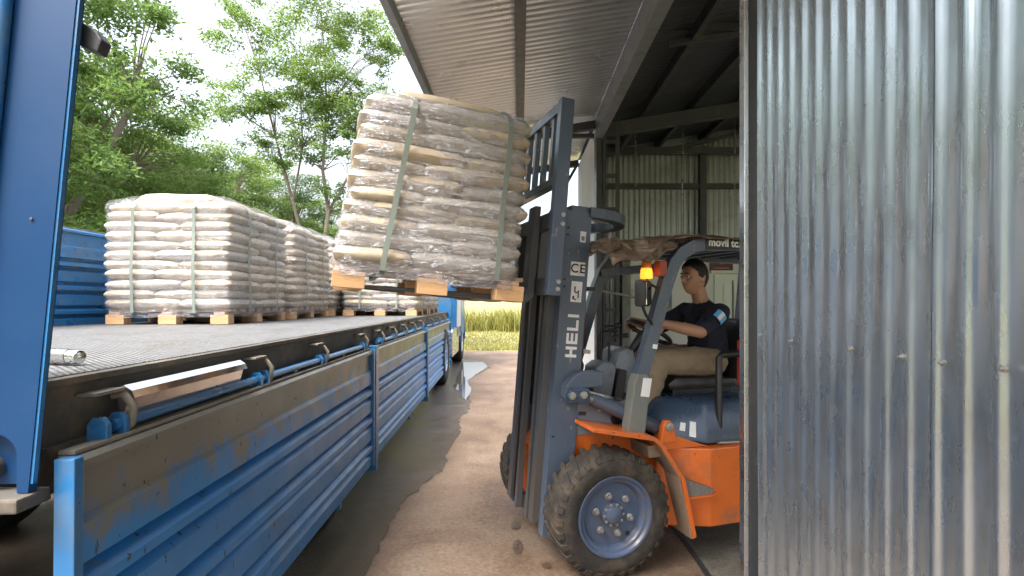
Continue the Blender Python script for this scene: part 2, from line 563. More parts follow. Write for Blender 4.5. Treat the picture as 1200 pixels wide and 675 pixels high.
def struct(o):
    o['kind'] = 'structure'
    return o


def text_part(name, s, size, mat, parent, mtx, depth=0.0008, bold=0.0, spacing=1.0):
    cu = bpy.data.curves.new(name, 'FONT')
    cu.body = s
    cu.size = size
    cu.extrude = depth
    cu.offset = bold
    cu.space_character = spacing
    cu.align_x = 'CENTER'
    cu.align_y = 'CENTER'
    to = bpy.data.objects.new('text_source', cu)
    C.objects.link(to)
    dg = bpy.context.evaluated_depsgraph_get()
    me = bpy.data.meshes.new_from_object(to.evaluated_get(dg))
    bpy.data.objects.remove(to)
    me.transform(mtx)
    me.materials.clear()
    me.materials.append(mat)
    me.name = name
    return link(name, me, parent)


# ------------------------------------------------------------------ ground
g = MB()
n = 24
for i in range(n + 1):
    for j in range(n + 1):
        x, y = (i / n - .5), (j / n - .5)
        x, y = math.copysign(abs(x * 2) ** 2.2, x) * 900, math.copysign(abs(y * 2) ** 2.2, y) * 900
        g.v.append(Vector((x, y, 0)))
for i in range(n):
    for j in range(n):
        g.f.append((i * (n + 1) + j, (i + 1) * (n + 1) + j, (i + 1) * (n + 1) + j + 1, i * (n + 1) + j + 1))
struct(g.build('ground', M['ground']))


def edge_sheet(name, pts, z, mat, jag=0.0, seg=0.25, sd=0):
    """a flat sheet with a slightly ragged outline"""
    out = []
    k = len(pts)
    for i in range(k):
        a, b_ = Vector(pts[i] + (0,)), Vector(pts[(i + 1) % k] + (0,))
        m_ = max(1, int((b_ - a).length / seg))
        for q in range(m_):
            p = a.lerp(b_, q / m_)
            d = noise.noise_vector(p * 1.3 + Vector((sd, 0, 0))) + .5 * noise.noise_vector(p * 4 + Vector((sd, 3, 0))) + .3 * noise.noise_vector(p * 13 + Vector((sd, 3, 0)))
            out.append((p.x + d.x * jag, p.y + d.y * jag, z))
    k = len(out)
    cv, _, cf, *_r = geometry.delaunay_2d_cdt([Vector(p[:2]) for p in out], [(i, (i + 1) % k) for i in range(k)], [], 1, 1e-5)
    me = bpy.data.meshes.new(name)
    me.from_pydata([(p.x, p.y, z) for p in cv], [], [tuple(f) for f in cf])
    for p in me.polygons:
        if p.normal.z < 0:
            p.flip()
    me.materials.append(mat)
    return link(name, me)


def gp(px, py):
    Y = FPX * CAMH / (py - VY)
    return ((px - VX) / FPX * Y, Y)


struct(edge_sheet('concrete_apron', [(-6.5, -6), (1.03, -6), (1.03, 9), (1.6, 9), (2.6, 15.6), (-1.5, 16.2), (-6.5, 16)], 0.004, M['concrete'], 0.04, 0.4))
struct(MB().box(1.05, 13.3, -6, 9.2, -0.05, 0.006).build('shed_floor', M['floor_in']))
struct(MB().box(1.022, 1.056, -3.0, 8.9, -.02, .0095).build('door_rail', M['steel_dark']))
pud = [gp(420, 700), gp(432, 668), gp(450, 612), gp(466, 585), gp(520, 553), gp(530, 520), gp(545, 490), gp(552, 470), gp(545, 448), gp(556, 440), gp(575, 431), gp(570, 424), gp(540, 421), (-3.6, 13.0), (-3.9, 6), (-3.4, 1.6), (-1.2, 1.2)]
struct(edge_sheet('puddle', pud, 0.009, M['wet'], 0.075, 0.04, 4))
struct(edge_sheet('standing_water', [gp(548, 470), gp(553, 456), gp(547, 447), gp(573, 430), gp(567, 425), gp(541, 425), gp(532, 455)], 0.012, M['water'], 0.04, 0.08, 9))
for i, (px, py, rx, ry) in enumerate([(605, 616, .034, .085), (606, 642, .033, .10), (604, 588, .02, .06), (640, 664, .03, .04)]):
    cx, cy = gp(px, py)
    struct(edge_sheet('damp_spot', [(cx + rx * math.cos(a), cy + ry * math.sin(a)) for a in [q * PI / 8 for q in range(16)]], 0.0075 + .0004 * i, M['spot'], 0.008, 0.03, i))
for i, (px, py, r_) in enumerate([(603.5, 620, .018), (604, 640, .014), (604, 588, .012)]):
    cx, cy = gp(px, py)
    struct(edge_sheet('water_drop', [(cx + r_ * math.cos(a), cy + r_ * 1.1 * math.sin(a)) for a in [q * PI / 6 for q in range(12)]], 0.011, M['water'], 0.003, 0.02, i))

# ------------------------------------------------------------------ the shed
WX = 0.865
shed = thing('metal_shed', 'galvanised corrugated metal shed with open doorway and lean-to canopy', 'shed', (WX, 0, 0))
SH = Vector((-WX, 0, 0))


def shed_mb():
    return MB(Matrix.Translation(SH))


def corr_sheet(name, mat, origin, along, wave, nrm, length, waves, pitch=0.0762, amp=0.0052, parent=None, seg=12, cuts=1, wob=0.0):
    """a corrugated sheet: `wave` is the direction across the corrugations, `along` the direction of the ridges"""
    o, a, w_, n_ = Vector(origin), Vector(along).normalized(), Vector(wave).normalized(), Vector(nrm).normalized()
    vs, fs = [], []
    k = waves * seg + 1
    for c in range(cuts + 1):
        t = c / cuts
        for i in range(k):
            s = i / seg
            h = amp * (2 * ((1 + math.cos(2 * PI * s)) / 2) ** 2.2 - 1)
            p = o + a * (length * t) + w_ * (s * pitch) + n_ * h
            if wob:
                p += n_ * (wob * noise.noise(p * 1.1)) + w_ * (wob * .6 * noise.noise(p * 1.7 + Vector((9, 0, 0))))
            vs.append(p)
    for c in range(cuts):
        for i in range(k - 1):
            fs.append((c * k + i, c * k + i + 1, (c + 1) * k + i + 1, (c + 1) * k + i))
    mb = shed_mb()
    mb.add(vs, fs)
    return mb.build(name, mat, parent, smooth=80)


PITCH = 0.16


def roof_z(x):
    return 3.64 + PITCH * (x - WX) if x < 7.0 else 3.64 + PITCH * (7.0 - WX) - PITCH * (x - 7.0)


# near wall beside the doorway, sheet by sheet
y = 1.98
for i in range(5):
    corr_sheet('wall_sheet', M['galv'], (WX + 0.0012 * (i % 2), y, 0.03), (0, 0, 1), (0, -1, 0), (-1, 0, 0), 3.5, 11, parent=shed, seg=16, cuts=14, wob=0.006)
    y -= 10 * 0.0762
for (px, z) in [(894, 1.41), (930, 1.405), (1001, 1.41), (1062, 1.41), (1110, 1.41), (1182, 1.416)]:
    yy = WX * FPX / (px - VX)
    sc = shed_mb()
    sc.lathe([(0.0, -.006), (.003, -.0055), (.004, .0), (.007, .001), (.007, .006)], (WX - .012, yy, z), 'x', 10)
    sc.build('screw', M['bolt'], shed)
# far wall sheets past the doorway
for i in range(3):
    corr_sheet('wall_sheet', M['white_sheet'], (WX, 6.32 + i * 0.62, 0.03), (0, 0, 1), (0, 1, 0), (-1, 0, 0), 3.5, 8, parent=shed, seg=8)
# canopy + main roof sheets
y = -3.2
i = 0
while y < 8.1:
    L0 = Vector((-0.83, y, roof_z(-0.83) + .003 * (i % 2)))
    dv = Vector((1, 0, PITCH))
    corr_sheet('canopy_sheet', M['galv_roof'], L0, dv, (0, 1, 0), (0, 0, 1), (WX - .001 + .83) * math.sqrt(1 + PITCH ** 2), 11, parent=shed, seg=10)
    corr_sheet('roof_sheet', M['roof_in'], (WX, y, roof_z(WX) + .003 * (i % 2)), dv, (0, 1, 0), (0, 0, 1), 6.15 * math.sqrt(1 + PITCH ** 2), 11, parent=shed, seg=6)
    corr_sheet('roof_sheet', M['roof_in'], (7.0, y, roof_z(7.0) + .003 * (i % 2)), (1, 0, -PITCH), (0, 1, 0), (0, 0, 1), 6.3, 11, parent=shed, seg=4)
    y += 10 * 0.0762
    i += 1
# purlins
for x, wd, ht, mt in [(-0.80, .05, .08, 'steel_grey'), (0.0, .075, .07, 'steel_dark')]:
    shed_mb().bar((x, -3.1, roof_z(x) - .015 - ht / 2), (x, 8.1, roof_z(x) - .015 - ht / 2), wd, ht).build('purlin', M[mt], shed, bev=.004)
for x in (1.39, 1.96, 2.59, 3.2, 3.8, 4.4, 5.0, 5.6, 6.2, 6.8, 7.6, 8.4, 9.2, 10.0, 10.8, 11.6):
    shed_mb().bar((x, -3.1, roof_z(x) - .07), (x, 8.0, roof_z(x) - .07), .05, .1).build('purlin', M['steel_dark'], shed)
# door header beam
hb = shed_mb()
hb.box(WX - .01, WX + .05, -3.1, 6.25, 3.37, 3.61)
hb.build('header_beam', M['steel_grey'], shed, bev=.004)
shed_mb().box(WX - .03, WX + .06, 2.06, 6.25, 3.34, 3.367).build('door_track', M['steel_grey'], shed)
# frames: rafters across
for yy in (1.95, 6.2, 7.95):
    if yy > 2:
        shed_mb().bar((-.8, yy, roof_z(-.8) - .13), (WX - .02, yy, roof_z(WX) - .13), .08, .09).build('rafter', M['steel_dark'], shed, bev=.004)
    shed_mb().bar((WX + .06, yy, roof_z(WX) - .2), (7, yy, roof_z(7) - .2), .1, .14).build('rafter', M['steel_dark'], shed)
    shed_mb().bar((7, yy, roof_z(7) - .2), (12.9, yy, roof_z(12.9) - .2), .1, .14).build('rafter', M['steel_dark'], shed)
shed_mb().bar((-.02, 6.2, 3.385), (WX - .03, 6.2, 3.385), .05, .045).build('tie_bar', M['steel_dark'], shed)
shed_mb().bar((.0, 6.2, 3.40), (.0, 6.2, roof_z(0) - .17), .05, .05, (0, 1, 0)).build('post', M['steel_dark'], shed)
shed_mb().bar((WX - .06, 7.9, 3.45), (.1, 7.9, 2.2), .04, .04, (0, 1, 0)).build('brace', M['steel_dark'], shed)
# truss at the back wall
tr = shed_mb()
tr.bar((1.0, 7.72, 3.63), (12.8, 7.72, 3.63), .07, .09)
tr.build('truss_chord', M['steel_dark'], shed)
xs = [1.2 + .95 * k for k in range(12)]
for k in range(len(xs) - 1):
    a = (xs[k], 7.72, 3.66 if k % 2 else roof_z(xs[k]) - .12)
    b_ = (xs[k + 1], 7.72, roof_z(xs[k + 1]) - .12 if k % 2 else 3.66)
    shed_mb().bar(a, b_, .05, .05).build('truss_web', M['steel_dark'], shed)
# truss over the middle of the hall
shed_mb().bar((1.0, 4.4, 3.72), (12.8, 4.4, 3.72), .06, .07).build('truss_chord', M['steel_dark'], shed)
for k in range(len(xs) - 1):
    a = (xs[k], 4.4, 3.72 if k % 2 else roof_z(xs[k]) - .1)
    b_ = (xs[k + 1], 4.4, roof_z(xs[k + 1]) - .1 if k % 2 else 3.72)
    shed_mb().bar(a, b_, .04, .04).build('truss_web', M['steel_dark'], shed)
# doorway jambs
j = shed_mb()
j.box(WX - .026, WX + .06, 2.0, 2.07, 0.0, 3.36)
j.build('door_jamb', M['steel_dark'], shed, bev=.004)
shed_mb().box(WX - .044, WX - .0265, 2.004, 2.05, 0.02, 3.36).build('door_trim', M['alu'], shed, bev=.003)
# lattice column at the far side of the doorway
cl = shed_mb()
cl.box(WX - .015, WX + .045, 6.12, 6.30, 0, 3.36)
cl.build('column', M['steel_dark'], shed, bev=.004)
for xx in (WX + .06, WX + .21):
    shed_mb().box(xx, xx + .04, 6.14, 6.19, 0, 3.5).build('column_leg', M['steel_dark'], shed)
for k in range(9):
    shed_mb().box(WX + .1, WX + .21, 6.15, 6.185, .25 + k * .38, .29 + k * .38).build('column_rung', M['steel_dark'], shed)
# back wall: corrugated sheets, girts, painted partition
x = WX + .02
i = 0
while x < 12.9:
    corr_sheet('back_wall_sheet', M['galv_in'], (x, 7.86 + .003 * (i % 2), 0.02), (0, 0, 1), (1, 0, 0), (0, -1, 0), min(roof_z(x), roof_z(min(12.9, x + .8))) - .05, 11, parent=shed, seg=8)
    x += .762
    i += 1
for z in (3.11, 2.25):
    shed_mb().box(WX + .05, 12.8, 7.76, 7.84, z, z + .07).build('girt', M['steel_dark'], shed)
for xx in (2.55, 4.6, 6.8):
    shed_mb().box(xx, xx + .09, 7.74, 7.835, 0, roof_z(xx) - .2).build('wall_post', M['steel_dark'], shed)
shed_mb().box(1.45, 6.5, 7.2, 7.3, 0, 2.16).build('partition_wall', M['wall_olive'], shed, bev=.004)
shed_mb().box(1.44, 1.5, 7.302, 7.73, 0, 2.16).build('partition_wall', M['wall_olive'], shed)
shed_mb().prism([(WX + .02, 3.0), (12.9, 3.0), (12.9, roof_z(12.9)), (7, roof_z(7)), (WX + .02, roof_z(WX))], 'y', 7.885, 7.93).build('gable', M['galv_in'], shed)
# unseen near end and far side left without walls to light the hall
for yy in (-3.15, .6, 4.3, 7.95):
    shed_mb().box(12.85, 13.0, yy - .08, yy + .08, 0, 3.3).build('side_post', M['steel_dark'], shed)
for xx in (4.5, 8.5):
    shed_mb().box(xx - .08, xx + .08, -3.1, -2.95, 0, roof_z(xx) - .2).build('end_post', M['steel_dark'], shed)
# office door in the partition
d = shed_mb()
d.box(2.55, 3.45, 7.17, 7.195, .02, 1.86)
dr = d.build('partition_door', M['door_pale'], shed, bev=.004)
for (xa, xb) in ((2.66, 2.76), (2.80, 3.12), (3.16, 3.36)):
    shed_mb().box(xa, xb, 7.158, 7.169, .15, 1.72).build('door_panel', M['door_pale'], dr, bev=.004)
shed_mb().box(2.78, 2.79, 7.157, 7.169, .1, 1.78).build('door_edge', M['steel_dark'], dr)
shed_mb().box(3.13, 3.15, 7.157, 7.169, .1, 1.80).build('door_edge', M['steel_dark'], dr)
shed_mb().box(2.5, 3.5, 7.15, 7.199, 1.87, 1.91).build('door_lintel', M['wall_olive'], shed)
# sign on the partition
sg = thing('wall_sign', 'small dark red sign with faint lettering on the partition above the pale door', 'sign', (2.65, 7.19, 1.97))
MB().box(-.16, .14, -.02, .005, -.065, .08).build('board', M['sign'], sg, bev=.004)
for k, (wd, z) in enumerate(((.05, .03), (.2, -.03))):
    MB().box(-wd / 2 - .01, wd / 2 - .01, -.024, -.0205, z - .008, z + .01).build('lettering', pm('faint sign print', (.32, .14, .12), .6), sg)
# wires hanging from the purlins
for k, xx in enumerate((1.39, 1.96, 2.59)):
    wmb = MB()
    wmb.tube([(0, 0, 0), (.004, 0, -.4), (-.003, .004, -.8), (0, 0, -1.12)], .007, 6)
    o = wmb.build('hanging_wire', M['alu'], None, smooth=60)
    o.location = (xx, 6.6, roof_z(xx) - .12)
    tag(o, ['pale wire hanging from the shed roof nearest the lattice column', 'pale wire hanging from the shed roof above the beacon, middle of three', 'pale wire hanging from the shed roof nearest the door jamb'][k], 'wire', 'wires hanging from the purlins')

# ------------------------------------------------------------------ the truck
TR = thing('flatbed_truck', 'long blue flatbed truck with dropped ribbed side panels, loaded with sack pallets', 'truck', (-1.134, 1.3, 0), (R(-0.42), 0, R(1.95)))
BED = 1.345
TLEN = 9.75
TPIT = math.tan(R(0.42))
# deck plates
pl = MB().box(-2.44, -.035, 0, 1.21, -.04, 0)
pme = pl.mesh('floor_plate', M['deck'], bev=.006)
for k in range(8):
    o = link('floor_plate', pme, TR)
    o.location = (0, .02 + k * 1.218, BED)
# side rail (the edge below the deck): C section
for sx in (0, -2.5):
    s = 1 if sx == 0 else -1
    mb = MB()
    x0 = sx
    mb.prism([(x0, BED - .004), (x0 - .04 * s, BED - .004), (x0 - .04 * s, BED - .18), (x0 - .0 * s, BED - .18), (x0 - .0 * s, BED - .165), (x0 - .022 * s, BED - .165), (x0 - .022 * s, BED - .03), (x0, BED - .02)], 'y', 0, TLEN)
    mb.build('side_rail', M['frame_dirt'], TR)
# chassis rails and cross members
for x in (-.8, -1.7):
    MB().box(x - .06, x + .06, .1, 12.4, .85 - .1, BED - .06).build('chassis_beam', M['frame_dirt'], TR, bev=.01)
for k in range(9):
    MB().box(-2.42, -.06, .3 + k * 1.1, .38 + k * 1.1, BED - .16, BED - .045).build('cross_member', M['frame_dirt'], TR)


def panel_profile(h, t=0.03):
    """outer (+x) face profile from the top (z=0) down: wide boards split by recessed ribs"""
    out = [(0.012, 0), (0.022, -.012), (0.022, -.03), (0.0, -.038)]
    z = -.16 * h / .93
    out += [(0, z)]
    seq = [('b', .115), ('g', .0), ('n', .05), ('g', 0), ('b', .11), ('g', 0), ('n', .05), ('g', 0), ('b', .11), ('g', 0), ('n', .05), ('g', 0), ('b', .09)]
    tot = sum(q[1] for q in seq) + .028 * 6
    sc = (h + z) / tot
    cur = z
    for k, wd in seq:
        if k == 'g':
            cur -= .028 * sc
        else:
            dp = 0.016 if k == 'b' else 0.025
            out.append((dp, cur - .015 * sc))
            cur -= wd * sc
            out.append((dp, cur + .006 * sc))
            out.append((-.018, cur))
            if cur > -h + .03:
                out.append((-.018, cur - .014 * sc))
    return out


def side_panel(y0, y1, h, x, z, name='drop_panel', flip=1, mat='blue_panel'):
    prof = panel_profile(h)
    poly = [(px * flip, pz) for px, pz in prof] + [(-.03 * flip, -h), (-.03 * flip, 0)]
    mb = MB().prism(poly, 'y', .035, y1 - y0 - .035)
    p = mb.build(name, M[mat], TR)
    p.location = (x, y0, z)
    for (a, b_) in ((0, .035), (y1 - y0 - .035, y1 - y0)):
        MB().box(-.014, .034, a + .002, b_ - .002, -h - .004, .004).build('end_stile', M['blue'], p, bev=.004)
    MB().box(-.034, .006, .04, y1 - y0 - .04, .002, .014).build('top_rim', M['dusty'], p, bev=.003)
    return p


PTOP = BED - .185
PH = 0.90
spans = [(-.035, 3.0), (3.1, 6.05), (6.13, 9.5)]
for (a, b_) in [(-.08, 1.9), (2.0, 5.6), (5.7, 9.5)]:
    fp = side_panel(a, b_, .82, -2.50, BED + .80, 'side_panel', 1, 'blue')
for k, (a, b_) in enumerate(spans):
    side_panel(a, b_, PH - .02 * (k > 0), .055, PTOP)
# posts between the hanging panels
for yy in (3.05, 6.09):
    MB().box(-.03, .095, yy - .035, yy + .035, PTOP - PH - .06, PTOP + .03).build('panel_post', M['blue'], TR, bev=.006)
    MB().box(-.05, -.031, yy - .05, yy + .05, PTOP - .1, BED - .03).build('post_bracket', M['dusty'], TR)
# hinge rods and hinge hooks
rz = BED - .145
for (a, b_) in spans:
    MB().tube([(.035, a + .2, rz), (.035, b_ - .05, rz)], .016, 10).build('hinge_rod', M['blue'], TR, smooth=60)
for yy in (.16, 1.08, 1.87, 2.84, 3.42, 4.0, 4.6, 5.2, 5.85, 6.9, 7.8, 8.7):
    hk = MB()
    for dy in (-.035, .035):
        hk.prism([(.005, rz - .075), (.058, rz - .075), (.058, rz + .01), (.045, rz + .03), (.02, rz + .03), (.005, rz + .01)], 'y', yy + dy - .009, yy + dy + .009)
    h = hk.build('hinge', M['blue'], TR, bev=.003)
    lp = MB()
    lp.tube([(.0, yy + .06, rz + .07), (.03, yy + .06, rz + .075), (.058, yy + .06, rz + .04), (.05, yy + .06, rz - .01), (.03, yy + .06, rz - .025)], .011, 8)
    lp.build('hook', M['dusty'], h, smooth=60)
    MB().box(-.018, .035, yy - .05, yy + .06, rz + .085, rz + .094).build('bracket_plate', M['dusty'], h, bev=.002)
# latch handles below the rail at intervals
for yy in (1.45, 2.3):
    MB().bar((.03, yy, rz - .02), (.03, yy + .1, rz - .08), .02, .05).build('latch', M['blue'], TR, bev=.004)
for yy in (2.2, 4.9):
    MB().box(.0, .05, yy, yy + .05, PTOP - PH - .06, PTOP - PH - .006).build('panel_foot', M['blue'], TR, bev=.006)
# rear corner post: a leaning pressed plate with an arch near its foot
def lean(z):
    return .025 + (z - 1.17) * .089


arch = [(-.062 + .056 * math.cos(a), 1.185 + .05 * math.sin(a)) for a in [PI * q / 14 for q in range(15)]]
poly = [(lean(1.10), 1.10), (lean(3.4), 3.4), (lean(3.4) - .36, 3.4), (lean(1.10) - .36, 1.10), (-.118, 1.10)] + arch[::-1] + [(-.006, 1.10)]
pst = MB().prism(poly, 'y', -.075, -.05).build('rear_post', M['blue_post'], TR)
MB().bar((lean(1.12) + .002, -.066, 1.12), (lean(3.4) + .002, -.066, 3.4), .008, .012, (0, 1, 0)).build('edge_flange', M['blue'], pst)
MB().tube([(lean(1.42) - .150, -.085, 1.42), (lean(3.4) - .150, -.085, 3.4)], .017, 10).build('pressed_rib', M['blue'], pst, smooth=60)
MB().tube([(lean(1.42) - .195, -.08, 1.42), (lean(3.4) - .195, -.08, 3.4)], .02, 10).build('dark_groove', M['fl_black'], pst, smooth=60)  # black tube paints in the dark groove beside the rib
MB().prism([(-.13, 1.11), (.0, 1.11), (.0, 1.27), (-.13, 1.27)], 'y', -.04, -.03).build('inner_plate', M['blue_post'], pst)
MB().tube([(-.085, -.035, 1.15), (-.085, -.06, 1.15)], .026, 12).build('pin', M['frame_dirt'], pst, smooth=50)
MB().box(-.34, .028, -.115, -.02, 1.066, 1.098).build('foot_lip', M['frame_dirt'], pst, bev=.006)
hn = MB()
hn.prism([(lean(2.16) - .01, 2.13), (lean(2.16) + .030, 2.115), (lean(2.16) + .042, 2.145), (lean(2.16) + .03, 2.165), (lean(2.16) - .01, 2.19)], 'y', -.045, -.01)
hn.build('rope_horn', M['steel_dark'], pst, bev=.005)
for (dx_, z_) in ((-.05, 1.72),):
    MB().lathe([(.004, -.0765), (.003, -.079), (0, -.0795)], (lean(z_) + dx_, 0, z_), 'y', 8).build('rivet', M['frame_dirt'], pst)
MB().box(-2.5, -.3, -.12, -.05, 1.08, BED - .02).build('rear_beam', M['frame_dirt'], TR, bev=.01)
MB().box(-2.56, -2.34, -.14, -.04, 1.3, 2.3).build('rear_post', M['blue_post'], TR, bev=.01)


# wheels
def truck_wheel(x_out, y, r, width, name='wheel', dual=True):
    e = link(name, None, TR)
    e.location = (x_out, y, r + TPIT * y)
    prof = [(r * .58, -.03), (r * .72, -.005), (r * .9, -.008), (r * .97, -.03), (r, -.06), (r, -width + .04), (r * .95, -width), (r * .58, -width)]
    mb = MB()
    mb.lathe(prof, (0, 0, 0), 'x', 40, closed=True)
    mb.build('tyre', M['rubber_dk'], e, smooth=40)
    rm = MB()
    rm.lathe([(r * .575, -width + .01), (r * .575, -.03), (r * .54, -.02), (r * .50, -.05), (r * .46, -.13), (r * .2, -.14), (r * .18, -.06), (.0, -.05)], (0, 0, 0), 'x', 28)
    rm.build('rim', M['alu'] if dual else M['white'], e, smooth=40)
    return e


truck_wheel(-.06, 2.42, .50, .28)
truck_wheel(-.06, 1.15, .50, .28)
truck_wheel(-2.16, 2.42, .50, .28)
truck_wheel(-2.16, 1.15, .50, .28)
truck_wheel(.10, 8.62, .50, .28)
truck_wheel(-2.05, 8.62, .50, .28)
truck_wheel(.12, 12.25, .50, .28, dual=False)
truck_wheel(-2.0, 12.25, .50, .28, dual=False)
# headboard, cab, tank
hbp = MB().box(-2.5, 0.02, 9.78, 9.82, BED, BED + 1.0).build('headboard', M['blue'], TR, bev=.006)
for x in (-2.5, -1.25, 0):
    MB().box(x - .03, x + .05, 9.70, 9.775, BED - .1, BED + 1.1).build('headboard_post', M['blue'], hbp, bev=.005)
cabp = MB()
cabp.prism([(10.35, .75), (12.9, .75), (12.95, 1.7), (12.75, 2.75), (12.3, 2.95), (10.5, 2.95), (10.35, 2.8)], 'x', -2.3, .12)
cab = cabp.build('cab', M['blue'], TR, bev=.04)
MB().prism([(11.5, 1.8), (12.55, 1.8), (12.42, 2.5), (11.55, 2.5)], 'x', .121, .135).build('side_window', M['glass'], cab)
MB().prism([(10.6, 1.75), (11.2, 1.75), (11.2, 2.45), (10.6, 2.45)], 'x', .121, .135).build('sleeper_window', M['glass'], cab)
MB().box(.122, .134, 11.4, 12.65, .85, 1.72).build('door', M['blue'], cab, bev=.004)
MB().box(-2.1, -.1, 12.96, 12.985, 1.85, 2.7).build('windscreen', M['glass'], cab)
MB().box(.18, .34, 12.6, 12.66, 1.75, 2.3).build('side_mirror', M['fl_black'], cab, bev=.02)
MB().bar((.12, 12.63, 2.2), (.24, 12.63, 2.2), .02, .02).build('mirror_arm', M['fl_black'], cab)
for k in range(4):
    MB().box(.121, .14, 10.45 + k * .22, 10.6 + k * .22, 1.0, 1.65).build('glare_panel', M['white'], cab, bev=.004)  # white plates stand in for glare on the cab side
ft_ = MB()
ft_.prism([(9.5, .45), (10.9, .45), (10.95, .5), (10.95, .95), (10.9, 1.0), (9.5, 1.0), (9.45, .95), (9.45, .5)], 'x', -.45, .12)
ft_.build('fuel_tank', M['alu'], TR, bev=.02)
mg = MB()
mg.prism([(.62 * math.cos(a) + 12.25, .6 + .62 * math.sin(a)) for a in [PI * q / 14 for q in range(15)]] + [(.57 * math.cos(a) + 12.25, .6 + .57 * math.sin(a)) for a in [PI * (14 - q) / 14 for q in range(15)]], 'x', -.3, .14)
mg.build('mudguard', M['blue'], TR)
mg = MB()
mg.prism([(.62 * math.cos(a) + 8.62, .55 + .62 * math.sin(a)) for a in [PI * q / 14 for q in range(15)]] + [(.59 * math.cos(a) + 8.62, .55 + .59 * math.sin(a)) for a in [PI * (14 - q) / 14 for q in range(15)]], 'x', -.5, .02)
mg.build('mudguard', M['fl_black'], TR)
bpy.context.view_layer.update()
TM = TR.matrix_world.copy()


def on_truck(x, y, z):
    return TM @ Matrix.Translation((x, y, z))


# loose metal on the truck
o = thing('steel_pipe', 'short shiny steel pipe end lying on the truck bed behind the corner post', 'pipe', mtx=on_truck(-.15, .30, BED + .026))
pp = MB()
pp.lathe([(.0, -.45), (.021, -.45), (.021, -.005), (.019, .0), (.009, .002), (.0, .002)], (0, 0, 0), 'x', 20)
pp.build('tube', M['chrome'], o, smooth=40)
pp = MB()
pp.lathe([(.0235, -.13), (.0235, -.035), (.0212, -.035), (.0212, -.13)], (0, 0, 0), 'x', 20, closed=True)
pp.build('collar', M['alu'], o, smooth=40)
o.rotation_euler = (0, 0, R(-14))
o = MB().prism([(0, .0), (.012, .045), (.03, .05), (.022, .07), (.0, .085), (-.012, .08), (-.014, .02)], 'y', 0, .68).build('folded_steel_strip', M['chrome'])
o.matrix_world = on_truck(.030, .22, rz + .014)
tag(o, 'shiny folded steel strip resting on the hinge rod of the nearest side panel', 'metal strip')


# ------------------------------------------------------------------ pallets and sack loads
def sack_mesh(L, W, T, seed):
    rnd = random.Random(seed)
    nx, ny = 12, 8
    off = Vector((rnd.random() * 50, rnd.random() * 50, 0))
    vs, fs = [], []
    for side in (1, -1):
        for i in range(nx + 1):
            for j_ in range(ny + 1):
                u, v = i / nx * 2 - 1, j_ / ny * 2 - 1
                us, vs_ = math.copysign(1 - (1 - abs(u)) ** 2.3, u), math.copysign(1 - (1 - abs(v)) ** 2.1, v)
                prof = ((1 - us ** 8) * (1 - vs_ ** 6)) ** .40
                x = us * L / 2 * (1 - .035 * vs_ ** 4)
                y = vs_ * W / 2 * (1 - .04 * us ** 4)
                q = Vector((x * 7, y * 7, side * 3)) + off
                z = side * T / 2 * prof * (1 + .16 * noise.noise(q)) + .004 * noise.noise(q * 2.4)
                vs.append((x, y, z))
    k = (nx + 1) * (ny + 1)
    for s_ in range(2):
        for i in range(nx):
            for j_ in range(ny):
                a = s_ * k + i * (ny + 1) + j_
                f = (a, a + ny + 1, a + ny + 2, a + 1)
                fs.append(f if s_ == 0 else f[::-1])
    mb = MB().add(vs, fs)
    me = bpy.data.meshes.new('sack')
    me.from_pydata([tuple(p) for p in mb.v], [], mb.f)
    bm = bmesh.new()
    bm.from_mesh(me)
    bmesh.ops.remove_doubles(bm, verts=bm.verts, dist=.0008)
    bmesh.ops.recalc_face_normals(bm, faces=bm.faces)
    bm.to_mesh(me)
    bm.free()
    for p in me.polygons:
        p.use_smooth = True
    return me


_sm = {}


def sacks_for(L, W, T, mat):
    key = (round(L, 3), round(W, 3), round(T, 3), mat)
    if key not in _sm:
        _sm[key] = []
        for s_ in range(4):
            me = sack_mesh(L * 1.045, W * 1.05, T * 1.33, hash(key[:3]) % 1000 + s_)
            me.materials.append(M[mat])
            _sm[key].append(me)
    return _sm[key]


PAL_H = .135


def make_pallet(label, mtx, A, B):
    p = thing('wooden_pallet', label, 'pallet', mtx=mtx, group='pallets under the sack loads')
    bw = .095
    me = MB().box(-.075, .075, -.05, .05, 0, .08).mesh('block', M['wood'], bev=.003)
    for sx in (-1, 0, 1):
        for sy in (-1, 0, 1):
            o = link('block', me, p)
            o.location = (sx * (A / 2 - .076), sy * (B / 2 - .051), 0.0)
    me = MB().box(-.045, .045, -B / 2, B / 2, .081, .104).mesh('stringer_board', M['wood2'], bev=.002)
    for sx in (-1, 0, 1):
        o = link('stringer_board', me, p)
        o.location = (sx * (A / 2 - .076), 0, 0)
    nb = 7
    me = MB().box(-A / 2, A / 2, -.05, .05, .105, .127).mesh('deck_board', M['wood2'], bev=.002)
    for i in range(nb):
        o = link('deck_board', me, p)
        o.location = (0, (-.5 + (i + .5) / nb) * (B - .02), 0)
    return p


